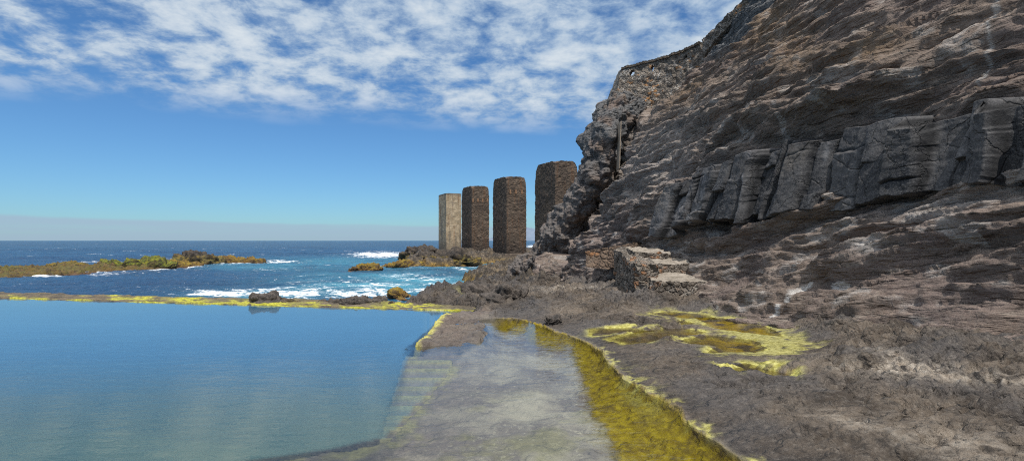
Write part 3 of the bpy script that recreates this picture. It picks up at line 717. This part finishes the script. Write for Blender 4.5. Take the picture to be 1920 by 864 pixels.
# ------------------------------------------------------------------ cliff
def cliff():
    ys = [-9.]
    while ys[-1] < 54: ys.append(ys[-1]+max(.05 if ys[-1] < 3 else .034, .0034*ys[-1]))
    ys = np.array(ys, F32)
    zs = np.concatenate([np.arange(.3, 13, .034), np.arange(13, 17.5, .045), np.arange(17.5, 24, .12)]).astype(F32)
    Y = np.repeat(ys[:, None], len(zs), 1); Z = np.repeat(zs[None], len(ys), 0)
    # shift the knots a little so that nothing runs dead straight
    Yw = Y+.5*fbm(Y*.35, Z*.35, seed=301, oct=3); Zw = Z+.35*fbm(Y*.3, Z*.4, seed=303, oct=3)*sstep(1, 3, Z)
    X = CL(Yw, Zw)
    for _ in range(6):
        X[1:-1] = (X[:-2]+2*X[1:-1]+X[2:])/4; X[:, 1:-1] = (X[:, :-2]+2*X[:, 1:-1]+X[:, 2:])/4
    # normals of the base surface
    dy = np.gradient(X, axis=0)/np.gradient(Y, axis=0); dz = np.gradient(X, axis=1)/np.gradient(Z, axis=1)
    N = np.stack([-np.ones_like(X), dy, dz], -1); N /= np.linalg.norm(N, axis=-1, keepdims=True)
    # bedding
    warp = .30*fbm(X*.16, Y*.16, Z*.2, seed=311, oct=3)+.10*fbm(X*.7, Y*.7, Z*.7, seed=313, oct=2)
    W = Z+.17*Y+warp
    A, B = X, Y
    foot = sstep(1.4, 4.0, Z); bare = sstep(2.0, 5.0, Z)
    def lens(fa, fw, seed, a, o=2):                       # long lens shaped beds with creases between them
        return a*(billow(A*fa, B*fa*1.15, W*fw, seed=seed, oct=o, gain=.5)-.38)
    def ledge(fw, la, seed, a, cut=.12):                  # a bed that juts out over the one below and slopes back above
        q = W*fw+.55*perlin(A*la, B*la, Z*la*.5, seed=seed); k = np.floor(q); f = q-k
        p = np.clip(.35+1.3*perlin(k*7.31+.5, A*la*.9, B*la, seed=seed+1), 0, 1.2)
        return a*p*(1-f)**.8*sstep(0, cut, f)
    D = lens(.09, .55, 321, .75)*(.25+.75*foot)
    D = D+lens(.22, 1.5, 323, .42)*(.35+.65*foot)
    D = D+ledge(.62, .16, 331, .55, .10)*bare
    D = D+ledge(1.45, .30, 335, .28)*(.35+.65*bare)
    D = D+ledge(3.3, .6, 337, .13, .15)*(.5+.5*bare)
    D = D+lens(.6, 4.6, 325, .16)
    D = D+lens(1.5, 9.0, 341, .07)
    D = D+.035*fbm(X*4, Y*4, W*8, seed=343, oct=3)
    D = D-.25-.5*sstep(4.4, 4.9, Z)*sstep(6.3, 5.7, Z)*sstep(20.5, 19, Y)
    # cross joints, steep cracks cutting the beds
    cj = np.abs(perlin(Y*.35+Z*.22, Z*.06, X*.1, seed=345)); D = D-.22*sstep(.035, .0, cj)*sstep(-.1, .25, perlin(Y*.2, Z*.2, seed=347))
    # the lumpy overhanging rib at the seaward end
    rib = sstep(32.6, 34.2, Y)
    D = D*(1-.97*rib)
    q1, q2 = .55*Y+.83*Z, .83*Y-.55*Z                      # the rib is broken along steep seaward-leaning joints
    D = D+rib*(1.15*(billow(q1*.20, q2*.55, X*.3, seed=351, oct=5, gain=.56)-.40)+.30*(billow(q1*.9, q2*1.6, X, seed=353, oct=4, gain=.6)-.4))
    D = np.where(rib > 0, D*(.85+.15*(1-rib)), D)
    D = D*sstep(.2, 1.2, Z+.4)
    U, V = survey(X, Y, Z)
    sd1, st1 = seg_d(U+9*fbm(Y*.5, Z*.8, seed=371, oct=3), V, (1050, 482), (1162, 292))
    slot = sstep(18, 7, sd1+5*(1-st1))*sstep(26.5, 28.5, Y)
    Xf, Yf, Zf = X+N[..., 0]*D+3.4*slot, Y+N[..., 1]*D, Z+N[..., 2]*D
    U, V = survey(X, Y, Z)
    n = fbm(X*1.2, Y*1.2, W*2.5, seed=361, oct=4)
    def line(a, b, wd, k):
        d, t = seg_d(U, V, a, b); return k*sstep(wd, wd*.3, d+4*n)
    sal = .0*X
    for a, b, wd, k in [((1440, 587), (1520, 528), 2.6, 1.), ((1480, 548), (1508, 534), 3, .8), ((1342, 572), (1322, 588), 4, .8), ((1555, 532), (1580, 530), 6, .9), ((1885, 20), (1870, 80), 7, .75), ((1870, 80), (1840, 165), 5, .7),
                        ((1490, 505), (1505, 496), 4, .9), ((1790, 612), (1783, 603), 5, .9), ((1800, 455), (1850, 455), 7, .7), ((1490, 242), (1470, 270), 4, .5)]:
        sal = np.maximum(sal, line(a, b, wd, k))
    sal = np.maximum(sal, .75*ell(U, V, 1640, 478, 32, 14)); sal = np.maximum(sal, .55*ell(U, V, 1880, 340, 70, 16, -10)); sal = np.maximum(sal, .5*ell(U, V, 1800, 385, 140, 14, -8))
    sal = np.maximum(sal, .6*ell(U, V, 1740, 415, 60, 16)); sal = np.maximum(sal, .5*ell(U, V, 1250, 470, 60, 14)); sal = np.maximum(sal, .35*ell(U, V, 1230, 300, 120, 60, -35)); sal = np.maximum(sal, .4*sstep(.25, .5, n))
    och = .5*ell(U, V, 1490, 90, 60, 60)+.5*ell(U, V, 1420, 60, 90, 25, -40)+.5*ell(U, V, 1640, 110, 80, 30, -25)+.6*ell(U, V, 985, 540, 40, 12)+.45*ell(U, V, 1290, 180, 60, 20, -30)
    grv = np.maximum(ell(U, V, 1375, 75, 62, 20, -42), ell(U, V, 1415, 22, 60, 18, -35))
    grv = sstep(.35, .55, grv+.15*n); Zp = grv
    dark = .7*ell(U, V, 1120, 265, 45, 40)+.6*ell(U, V, 1130, 480, 60, 30)*0
    mask = np.stack([np.clip(sal, 0, 1), np.clip(och, 0, 1), np.clip(np.maximum(grv, .8*dark), 0, 1), np.ones_like(X)], -1)
    structure(grid_mesh('cliff', Xf, Yf, Zf, M_cliff, None, {'mask': mask}), 'tall brown layered sea cliff with an overhanging seaward end', 'cliff')
cliff()

def rib():
    path = [(965, 540, 40.0, .9), (1000, 505, 39.4, 1.15), (1036, 470, 38.6, 1.15), (1072, 428, 37.8, 1.2), (1104, 372, 37.0, 1.25), (1127, 312, 36.4, 1.25), (1134, 262, 36.2, 1.3), (1150, 222, 36.6, 1.2), (1185, 196, 37.2, .9)]
    C = np.array([((a-960)/1000*Y, Y, CAM[2]-(b-451)/1000*Y, r) for a, b, Y, r in path])
    k = np.arange(len(C)).astype(float); q = np.linspace(0, len(C)-1, 330)
    P = pchip(k, C, q); T = np.gradient(P[:, :3], axis=0); T /= np.linalg.norm(T, axis=1, keepdims=True)
    n1 = np.cross(T, np.array([0, 1., 0])); n1 /= np.linalg.norm(n1, axis=1, keepdims=True); n2 = np.cross(T, n1)
    th = np.linspace(0, 2*np.pi, 150, endpoint=False)
    O = n1[:, None]*np.cos(th)[None, :, None]+n2[:, None]*(1.35*np.sin(th))[None, :, None]
    B = P[:, None, :3]+O*P[:, None, 3:4]
    x, y, z = B[..., 0], B[..., 1], B[..., 2]
    # broken along joints that run up the rib
    t = q[:, None]*1.9+0*th[None]
    d = 1.1*(billow(x*.36, y*.36, z*.30, seed=901, oct=5, gain=.45)-.42)+.26*(billow(t*.8, np.cos(th)[None]*1.7+0*t, np.sin(th)[None]*1.7+0*t, seed=903, oct=4, gain=.6)-.42)+.10*fbm(x*3, y*3, z*3, seed=905, oct=3)
    B = B+O*d[..., None]
    dark = np.clip(sstep(7.0, 10, B[..., 2])*.35+.6, 0, 1)
    mask = np.stack([0*x, .25*sstep(4, 2, B[..., 2]), dark*sstep(-.55, .05, fbm(x*.9, y*.9, z*.9, seed=907, oct=4)+.1), 0*x+1], -1)
    structure(grid_mesh('rock_rib', B[..., 0], B[..., 1], B[..., 2], M_cliff, None, {'mask': mask}, wrap=True), 'rugged leaning rib of dark rock at the seaward end of the cliff', 'cliff')
rib()

# ------------------------------------------------------------------ basalt sill: a band of jointed dark columns in the cliff
def basalt():
    ys = np.arange(3.0, 21.4, .026, dtype=F32); hs = np.arange(-.06, 1.061, .0085, dtype=F32)
    Y = np.repeat(ys[:, None], len(hs), 1); H = np.repeat(hs[None], len(ys), 0)
    end = sstep(21.4, 18.6, Y)
    edge = .14*fbm(ys*.9, ys*0+.5, seed=401, oct=4)[:, None]
    z0 = 4.55-.055*np.maximum(Y-9, 0)+.3*sstep(9, 5, Y)+edge; z0 = np.where(Y > 14.5, z0-(Y-14.5)*.05, z0)
    z1 = 5.98-.02*np.maximum(Y-9, 0)+.18*fbm(ys*.5, ys*0+4.5, seed=403, oct=3)[:, None]
    z1 = z1-np.maximum(Y-16, 0)*.12
    Z = z0+(z1-z0)*np.clip(H, -.06, 1.06)
    Zb = Z.copy()
    # columns: jittered cells along the band, each split by cross joints
    lean = -.28*sstep(11, 18, Y)*(Z-z0)
    c = (Y-lean)+.12*fbm(Y*1.2, Z*.8, seed=405, oct=3)
    rs = np.random.RandomState(5); cuts = [2.0]
    while cuts[-1] < 23: cuts.append(cuts[-1]+rs.choice([.22, .3, .45, .6, .85])*rs.uniform(.8, 1.2))
    cuts = np.array(cuts); ci = np.clip(np.searchsorted(cuts, c)-1, 0, len(cuts)-2)
    loc = (c-cuts[ci])/(cuts[ci+1]-cuts[ci]); wid = cuts[ci+1]-cuts[ci]
    hh = (Z-z0)+.10*fbm(Y*.9, Z*.9, seed=407, oct=2)
    per = rs.uniform(.9, 2.6, len(cuts)); ph = rs.uniform(0, 2, len(cuts))
    ri = np.floor(hh/per[ci]+ph[ci]).astype(int); rl = hh/per[ci]+ph[ci]-ri
    def rnd(a, b, s): return (_hash(a.astype(np.int64), b.astype(np.int64), np.full(a.shape, s, np.int64), 9).astype(np.float64)/4294967296.).astype(F32)
    off = .46*(rnd(ci, ci*0, 1)-.5)+.24*(rnd(ci, ri, 2)-.5)
    tilt = (rnd(ci, ri, 3)-.5)*.5*(loc-.5)*wid+(rnd(ci, ri, 4)-.5)*.22*(rl-.5)*per[ci]
    ec = np.minimum(loc, 1-loc)*wid; er = np.minimum(rl, 1-rl)*per[ci]
    crack = np.maximum(sstep(.045, .005, ec), .8*sstep(.025, .003, er)*(rnd(ci, ri, 6) > .35))
    out = off+tilt-.16*crack*(rnd(ci, ci*0, 12) > .3)-.16*sstep(.10, 0, ec)*(rnd(ci, ci*0, 7)-.2)
    for _ in range(2):
        out[1:-1] = (out[:-2]+2*out[1:-1]+out[2:])/4; out[:, 1:-1] = (out[:, :-2]+2*out[:, 1:-1]+out[:, 2:])/4
    out = out+.02*fbm(Y*5, Z*5, seed=409, oct=3)
    Z = Z+.42*(rnd(ci, ci*0, 14)-.55)*sstep(.5, 1.0, H)+.26*(rnd(ci, ci*0, 15)-.5)*sstep(.45, 0, H)
    for _ in range(2): Z[1:-1] = (Z[:-2]+2*Z[1:-1]+Z[2:])/4
    back = CL(Y, Z); backs = np.minimum(CL(Y, z0+.0*Z), CL(Y, z1+0*Z)-.35)
    face = np.minimum(CL(Y, z0)+(Z-z0)*.22, CL(Y, z1)-.25)-.30*end
    X = face-out*end
    close = np.maximum(sstep(.0, -.06, H), sstep(1.0, 1.06, H))
    X = X+close*1.3+(1-end)*.5
    tone = .75*ell(Y, Z, 17.6, 4.6, 1.3, .9)*rnd(ci, ri, 11)+.25*(rnd(ci, ri, 8))+.5*sstep(.5, .8, fbm(Y*1.5, Z*.4, seed=411, oct=3))
    structure(grid_mesh('basalt_outcrop', X, Y, Z, M_basalt, {'tone': np.clip(tone, 0, 1), 'crack': np.clip(crack, 0, 1)}),
              'dark blocky band of jointed basalt columns across the cliff', 'rock outcrop')
basalt()

# ------------------------------------------------------------------ the four bridge piers
UU = np.array([-.395, .919]); VV = np.array([.919, .395])
M_foot = mat_plain('pier_footing', (.06, .048, .04), (.14, .11, .085), 3)
M_rust = mat_plain('rusty_socket', (.16, .085, .045), (.27, .165, .10), 9)
def pier(loc, half_l, half_w, z0, z1, seed, mat, label, chamfer, sockets, footing=False):
    root = thing('bridge_pier', label, 'bridge pier', (loc[0], loc[1], z0), 'old bridge piers in a row into the sea')
    root.rotation_euler.z = math.atan2(UU[1], UU[0])          # local x runs along the row
    root_h = z1-z0
    per = [(-half_l, -half_w), (half_l, -half_w), (half_l, half_w), (-half_l, half_w)]
    pts = []; arc = []; tot = 0
    for i in range(4):
        a = np.array(per[i]); b = np.array(per[(i+1) % 4]); n = int(np.linalg.norm(b-a)/.11)
        for k in range(n): pts.append(a+(b-a)*k/n); arc.append(tot+np.linalg.norm(b-a)*k/n)
        tot += np.linalg.norm(b-a)
    pts.append(np.array(per[0])); arc.append(tot)
    pts = np.array(pts); arc = np.array(arc)
    hz = np.concatenate([np.arange(0, root_h, .11), [root_h]]); caps = np.linspace(.94, 0, 14)
    rows = len(hz)+len(caps)
    X = np.zeros((rows, len(pts))); Y = X.copy(); Z = X.copy(); Uu = X.copy(); Vv = X.copy()
    for r in range(rows):
        s = 1 if r < len(hz) else caps[r-len(hz)]
        z = hz[r] if r < len(hz) else root_h
        X[r] = pts[:, 0]*s; Y[r] = pts[:, 1]*s; Z[r] = z; Uu[r] = arc; Vv[r] = z+(1-s)*half_w
    so = seed*11.3
    closed = np.arange(len(pts)); closed[-1] = 0
    def pn(fx, fz, sd, o=3): return fbm(X*fx+so, Y*fx, Z*fz, seed=sd+seed, oct=o)
    rough = .05 if mat is M_pier else .025
    d = rough*pn(1.5, 1.5, 501, 4)+(.045*pn(5, 6, 503, 2) if mat is M_pier else .012*pn(4, 4, 503, 2))
    rr = np.maximum(np.hypot(X, Y), 1e-3)
    X = X*(1+d/rr*1.4); Y = Y*(1+d/rr*1.4)
    # worn top: the corners have crumbled away
    ex = np.abs(X)/half_l; ey = np.abs(Y)/half_w
    corner = sstep(.74, 1.0, ex)*sstep(.55, 1.0, ey)
    drop = 1.0*chamfer*corner*(.45+1.3*np.clip(.5+pn(.6, 0, 507, 2), 0, 1))+.16*np.abs(pn(1.1, 0, 509, 4))*(chamfer > .1)
    top = root_h-drop
    lim = sstep(root_h-2.4, root_h, Z)
    Z = np.where(Z > top, top+.02*pn(3, 0, 511), Z)
    if chamfer > .1:
        bev = sstep(root_h-1.2-chamfer, root_h, Z+drop*.6)*.10*chamfer
        X = X*(1-bev*ey**4); Y = Y*(1-bev*ex**4)
    # battered foot
    body = grid_mesh('body', X, Y, Z, mat, parent=root, uv=(Uu, Vv), smooth=False)
    for k, (sx, zz) in enumerate(sockets):
        w, h = .13, .34
        yy = sx*half_w; xx = -half_l-.035
        vs = []; n = 10
        prof = [(-w, -h), (w, -h)]+[(w*math.cos(t), h*.4+w*1.4*math.sin(t)) for t in np.linspace(0, math.pi, n)]
        for dx in (0, .12):
            for a, b in prof: vs.append((xx+dx-.02, yy+a, zz+b+root_h))
        m = len(prof); fs = [list(range(m))[::-1], list(range(m, 2*m))]+[[i, (i+1) % m, m+(i+1) % m, m+i] for i in range(m)]
        poly_mesh('beam_socket', vs, fs, M_rust, root)
    if footing:
        vs = []; e = .42
        ss = [(-half_l-e, -half_w-e), (half_l+e, -half_w-e), (half_l+e, half_w+e), (-half_l-e, half_w+e)]
        for z, sh in ((-.6, 1.03), (.42, 1.0), (.5, .985)):
            for a, b in ss: vs.append((a*sh, b*sh, z))
        fs = [[4*l+i, 4*l+(i+1) % 4, 4*l+4+(i+1) % 4, 4*l+4+i] for l in range(2) for i in range(4)]+[[8, 9, 10, 11]]
        poly_mesh('footing', vs, fs, M_foot, root)
    return root
PW, PL = 1.67, 2.9
pier((-13.35, 114.5), PL, PW, .8, 13.40, 1, M_conc, 'smooth pale concrete pier with rust streaks, farthest out to sea', .05, [])
pier((-6.85, 99.2), PL, PW, .8, 13.42, 2, M_pier, 'dark masonry pier next to the pale concrete one, four rusty sockets near its top', .5, [(-.8, -2.55), (-.25, -2.6), (.3, -2.6), (.86, -2.65)])
pier((-.45, 85.4), PL, PW, 1.0, 13.45, 3, M_pier, 'dark masonry pier standing alone on a wide footing, three rusty sockets near its top', .5, [(-.55, -2.35), (.05, -2.35), (.62, -2.4)], True)
pier((5.75, 69.5), PL, PW, .6, 13.50, 4, M_pier, 'nearest dark masonry pier, partly hidden by the cliff rib', .7, [])

# ------------------------------------------------------------------ masonry on the cliff
M_par = mat_rubble('parapet_rubble', (.06, .054, .048), (.21, .175, .14), (.34, .16, .05), (.52, .48, .43), 4.2, .80)
M_cop = mat_rubble('parapet_coping', (.05, .043, .037), (.12, .10, .08), (.16, .12, .08), (.12, .10, .08), 5.0)
M_step = mat_rubble('step_rubble', (.07, .06, .052), (.22, .185, .15), (.30, .135, .055), (.34, .305, .265), 5.2, .7)
M_tread = mat_plain('step_tread', (.17, .145, .115), (.31, .27, .225), 5)
M_lowwall = mat_rubble('low_wall_rubble', (.07, .05, .04), (.17, .12, .085), (.33, .145, .05), (.14, .11, .085), 3.6, .5)
M_lime = mat_plain('lime_plaster', (.20, .16, .12), (.32, .26, .20), 4)

def at(px, py, Y): return np.array([(px-960)/1000*Y, Y, CAM[2]-(py-451)/1000*Y])

def slab_strip(name, bottom, top, thick, mat, parent, nz=26, holes=(), amp=.05, seed=0, sub=26):
    """a wall standing between a bottom and a top line (lists of points), thickness towards +y, with holes through it"""
    B = np.array(bottom); T = np.array(top)
    k = np.linspace(0, len(B)-1, (len(B)-1)*sub+1); i = np.clip(k.astype(int), 0, len(B)-2); f = (k-i)[:, None]
    B = B[i]*(1-f)+B[i+1]*f; T = T[i]*(1-f)+T[i+1]*f
    n = len(B); v = np.linspace(0, 1, nz)
    P = B[:, None]*(1-v)[None, :, None]+T[:, None]*v[None, :, None]
    dirv = np.gradient(B[:, :2], axis=0); dirv /= np.linalg.norm(dirv, axis=1, keepdims=True)
    inn = np.stack([-dirv[:, 1], dirv[:, 0]], 1)                                 # towards the back of the wall
    nse = amp*fbm(P[..., 0]*2.2, P[..., 1]*2.2, P[..., 2]*2.2, seed=600+seed, oct=3)
    front = P.copy(); front[..., :2] += inn[:, None]*nse[..., None]
    front[:, -1, 2] += .05*perlin(B[:, 0]*3, B[:, 1]*3, seed=610+seed)
    backp = P.copy(); backp[..., :2] += inn[:, None]*thick
    backp[:, -1, 2] = front[:, -1, 2]
    verts = np.concatenate([front.reshape(-1, 3), backp.reshape(-1, 3)]); N = n*nz; faces = []
    keep = np.ones((n-1, nz-1), bool)
    for (hi, hv, ra, rb) in holes:                                               # hole centre and radii in cells
        a, b = np.meshgrid(np.arange(n-1)+.5, np.arange(nz-1)+.5, indexing='ij'); keep &= ((a-hi)/ra)**2+((b-hv)/rb)**2 > 1
    I = lambda a, b: a*nz+b
    for a in range(n-1):
        for b in range(nz-1):
            if not keep[a, b]: continue
            q = [I(a, b), I(a+1, b), I(a+1, b+1), I(a, b+1)]
            faces.append(q); faces.append([N+x for x in q[::-1]])
            for (da, db, e) in ((0, -1, (0, 1)), (1, 0, (1, 2)), (0, 1, (2, 3)), (-1, 0, (3, 0))):
                aa, bb = a+da, b+db
                if not (0 <= aa < n-1 and 0 <= bb < nz-1) or not keep[aa, bb]:
                    x, y = q[e[0]], q[e[1]]; faces.append([y, x, N+x, N+y])
    o = poly_mesh(name, verts, faces, mat, parent)
    return o, front[:, -1], inn

par = thing('stone_parapet', 'rubble stone parapet wall with three drain holes, topping the cliff', 'wall', (0, 0, 0))
tp = [at(1165, 131, 37.6), at(1205, 121, 36.8), at(1245, 111, 36.0), at(1280, 99, 35.0), at(1312, 83, 34.0)]
bt = [at(1147, 222, 37.3), at(1198, 214, 36.5), at(1245, 205, 35.7), at(1290, 170, 34.7), at(1325, 130, 33.7)]
body, crest, inn = slab_strip('wall_body', bt, tp, .55, M_par, par, 34, holes=[(14, 29.0, 2.6, 2.0), (38, 29.0, 2.4, 1.8), (81, 28.5, 2.2, 2.0)], amp=.12, seed=1)
# coping along the crest
cv = []; cf = []
for i, (p, q) in enumerate(zip(crest, inn)):
    for off, dz in ((-.10, .0), (-.09, .16), (.62, .17), (.63, .0)):
        cv.append((p[0]+q[0]*off, p[1]+q[1]*off, p[2]+dz+.02*math.sin(i*1.7)*(dz > 0)))
for i in range(len(crest)-1):
    for k in range(4): cf.append([4*i+k, 4*i+(k+1) % 4, 4*i+4+(k+1) % 4, 4*i+4+k][::-1])
cf += [[0, 1, 2, 3], [4*len(crest)-4+k for k in (3, 2, 1, 0)]]
poly_mesh('coping', cv, cf, M_cop, par)
slab_strip('return_wall', [at(1108, 262, 43), at(1147, 222, 37.35)], [at(1160, 134, 43), at(1164.6, 131, 37.65)], .5, M_par, par, 30, amp=.08, seed=2, sub=40)

up = thing('upper_parapet', 'higher rough stone parapet stepping up the cliff edge beyond the drain holes', 'wall', (0, 0, 0))
slab_strip('wall_body', [at(1318, 108, 33.7), at(1345, 70, 32.4), at(1385, 32, 31.0), at(1440, -20, 29.4), at(1520, -80, 27.5)],
           [at(1316, 74, 33.7), at(1330, 62, 32.9), at(1362, 28, 31.5), at(1415, -22, 29.8), at(1500, -95, 27.8)], .6, M_par, up, 16, amp=.14, seed=3)

post = thing('concrete_strip', 'thin pale vertical concrete strip set in the cliff below the parapet', 'post', tuple(at(1161, 312, 33.2)))
a, b = at(1161, 316, 33.2), at(1164, 228, 33.2); base = at(1161, 312, 33.2)
vs = []
for p, w in ((a, .022), (b, .028)):
    for dx, dyy in ((-w, -.1), (w, -.1), (w, .8), (-w, .8)): vs.append((p[0]-base[0]+dx, p[1]-base[1]+dyy, p[2]-base[2]))
poly_mesh('shaft', vs, [[0, 1, 5, 4], [1, 2, 6, 5], [2, 3, 7, 6], [3, 0, 4, 7], [4, 5, 6, 7], [3, 2, 1, 0]], M_lime, post)

def rough_block(name, c0, c1, mat, parent, seed, amp=.07, step=.07, top_mat=None, slope=0.):
    """box between two corners, subdivided and knocked about"""
    c0 = np.array(c0, float); c1 = np.array(c1, float); V = []; Fc = []
    def face(o, u, v):
        nu = max(2, int(np.linalg.norm(u)/step)); nv = max(2, int(np.linalg.norm(v)/step)); s = len(V)
        for i in range(nu+1):
            for j in range(nv+1): V.append(o+u*i/nu+v*j/nv)
        for i in range(nu):
            for j in range(nv): a = s+i*(nv+1)+j; Fc.append([a, a+nv+1, a+nv+2, a+1])
    d = c1-c0; ex, ey, ez = np.array([d[0], 0, 0]), np.array([0, d[1], 0]), np.array([0, 0, d[2]])
    face(c0, ex, ez); face(c0+ex, ey, ez); face(c0+ex+ey, -ex, ez); face(c0+ey, -ey, ez); ntop = len(Fc); face(c0+ez, ex, ey); ntop2 = len(Fc)
    P = np.array(V); n = [amp*(fbm(P[:, 0]*3+k*7.7, P[:, 1]*3, P[:, 2]*3, seed=700+seed, oct=4, gain=.6)) for k in range(3)]
    P[:, 2] += slope*(P[:, 1]-c0[1])*sstep(c0[2], c1[2], P[:, 2])
    P = P+np.stack(n, 1)
    o = poly_mesh(name, P, Fc, mat, parent, smooth=True)
    if top_mat:
        o.data.materials.append(top_mat)
        mi = np.zeros(len(Fc), np.int32); mi[ntop:ntop2] = 1; o.data.polygons.foreach_set('material_index', mi)
    return o
ruin = thing('stone_steps', 'ruined rubble stone steps with pale worn treads against the cliff foot', 'steps', (0, 0, 0))
rough_block('step', (4.15, 15.6, 1.3), (6.05, 17.4, 2.30), M_step, ruin, 2, .07, .05, M_tread, .16)
rough_block('step', (4.15, 16.75, 1.5), (5.70, 18.4, 2.78), M_step, ruin, 3, .07, .05, M_tread, .10)
rough_block('step', (4.1, 17.6, 1.5), (5.25, 19.6, 3.10), M_step, ruin, 4, .07, .05, M_tread, .08)
rough_block('side_wall', (3.72, 16.1, 1.3), (4.42, 19.4, 2.75), M_step, ruin, 6, .10, .05, None, .14)

low = thing('retaining_wall', 'low rust coloured stone retaining wall built into the cliff foot beside the steps', 'wall', (0, 0, 0))
slab_strip('wall_body', [at(1098, 500, 21.2), at(1140, 505, 20.8), at(1187, 490, 20.2)], [at(1098, 470, 21.6), at(1135, 464, 21.2), at(1187, 455, 20.6)], 2.2, M_lowwall, low, 14, amp=.10, seed=7)

# far island on the horizon
hx = np.linspace(-1, 1, 90); HX, HY = np.meshgrid(hx, np.linspace(-1, 1, 24))
M_isl = mat_plain('far_land', (.13, .17, .23), (.16, .20, .26), .002, .95, .0)  # blue of the distant haze put into the land colour
prof = (1-np.abs(HX)**1.3)*(1-HY**2)*(1+.3*fbm(HX*4, HY*2, seed=801, oct=4))
structure(grid_mesh('far_island', 900+HX*2600, 30000+HY*1500, prof*640-5, M_isl), 'distant hazy blue island on the horizon', 'island')

# ------------------------------------------------------------------ light, sky, clouds
S = Vector((.17, -.44, .87)).normalized()
SUN_EL = math.asin(S.z); SUN_ROT = math.atan2(S.x, S.y)
sun = bpy.data.lights.new('sun', 'SUN'); sun.energy = 3.4; sun.angle = math.radians(.8); sun.color = (1, .95, .88)
so = bpy.data.objects.new('sun', sun); so.rotation_euler = S.to_track_quat('Z', 'Y').to_euler(); so.location = (10, -10, 30); link(so)

w = bpy.data.worlds.new('World'); sc.world = w; w.use_nodes = True
nt = w.node_tree; nt.nodes.clear()
class WT(NT):
    def __init__(s): s.t = nt; s.geo = None
t = WT(); bg = t.n('Background'); wo = t.n('OutputWorld'); nt.links.new(bg.outputs[0], wo.inputs[0]); bg.inputs[1].default_value = .1
sky = t.n('TexSky', sky_type='NISHITA'); sky.sun_disc = False; sky.sun_elevation = SUN_EL; sky.sun_rotation = SUN_ROT
sky.air_density = 1.0; sky.dust_density = .35; sky.ozone_density = 2.2
tc = t.n('TexCoord'); dx, dy, dz = t.sep(tc.outputs['Generated'])[:3]
zz = t.math('MAXIMUM', dz, .02)
uu = t.math('DIVIDE', dx, zz); vv = t.math('DIVIDE', dy, zz)
z2 = t.math('ADD', zz, .2); pv = t.comb(t.math('DIVIDE', dx, z2), t.math('DIVIDE', dy, z2), 0)
n1 = t.noise(pv, 6.4, 9, .62, .2); n2 = t.noise(pv, 1.6, 3, .5); n3 = t.noise(pv, 22.0, 5, .65)
dens = t.math('ADD', t.math('MULTIPLY', n1, .75), t.math('ADD', t.math('MULTIPLY', n2, .40), t.math('MULTIPLY', n3, .16)))
# the sheet of cloud ends along a line over the sea
edge = t.math('SUBTRACT', t.math('ADD', 4.75, t.math('MULTIPLY', uu, .33)), vv)
edge = t.math('ADD', edge, t.math('MULTIPLY', t.math('SUBTRACT', n2, .5), 1.6))
em = t.ramp(edge, -.35, 1.1)
a = t.math('MULTIPLY', t.ramp(t.math('ADD', dens, t.math('MULTIPLY', dx, .05)), .49, .70, 0, .95), em); a = t.math('MAXIMUM', a, t.ramp(dz, .5, .8, 0, .8))  # cloud cover added overhead, out of view, for the fill light
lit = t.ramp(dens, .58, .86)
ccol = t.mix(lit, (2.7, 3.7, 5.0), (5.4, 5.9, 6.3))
ccol = t.mix(t.ramp(dz, .42, .8), ccol, (11.5, 12.0, 12.5))         # unseen cloud deck overhead, brightened to add fill light
skyb = t.mix(1.0, sky.outputs[0], (.385, .635, .87), 'MULTIPLY')
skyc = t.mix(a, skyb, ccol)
# flat bank low over the horizon
bt_ = t.math('SUBTRACT', .026, t.math('MULTIPLY', t.math('DIVIDE', dx, t.math('MAXIMUM', dy, .1)), .0095))
bt_ = t.math('ADD', bt_, t.math('MULTIPLY', t.math('SUBTRACT', t.noise(t.comb(dx, dz, 0), 9, 4), .5), .010))
bk = t.ramp(t.math('SUBTRACT', bt_, dz), -.002, .004)
bk = t.math('MULTIPLY', bk, t.math('MULTIPLY', .75, t.ramp(t.noise(t.comb(dx, t.math('MULTIPLY', dz, 14), 0), 4, 5, .6), .2, .6, .55, 1)))
skyc = t.mix(bk, skyc, (2.75, 3.65, 4.7))
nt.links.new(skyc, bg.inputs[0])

# ------------------------------------------------------------------ camera and render settings
cam = bpy.data.cameras.new('camera'); cam.sensor_width = 36; cam.lens = 36*1000/1920; cam.shift_y = 19/1920; cam.clip_start = .05; cam.clip_end = 100000
co = bpy.data.objects.new('camera', cam); co.location = CAM; co.rotation_euler = (math.radians(90), 0, 0); link(co); sc.camera = co
sc.view_settings.view_transform = 'Standard'; sc.view_settings.look = 'None'; sc.view_settings.exposure = .4; sc.view_settings.gamma = 1; sc.view_settings.use_curve_mapping = False
sc.render.engine = 'CYCLES'
sc.cycles.use_denoising = False; sc.cycles.filter_width = 1.1
sc.cycles.max_bounces = 6; sc.cycles.sample_clamp_indirect = 3; sc.cycles.sample_clamp_direct = 6; sc.cycles.transparent_max_bounces = 8; sc.cycles.caustics_reflective = False; sc.cycles.caustics_refractive = False
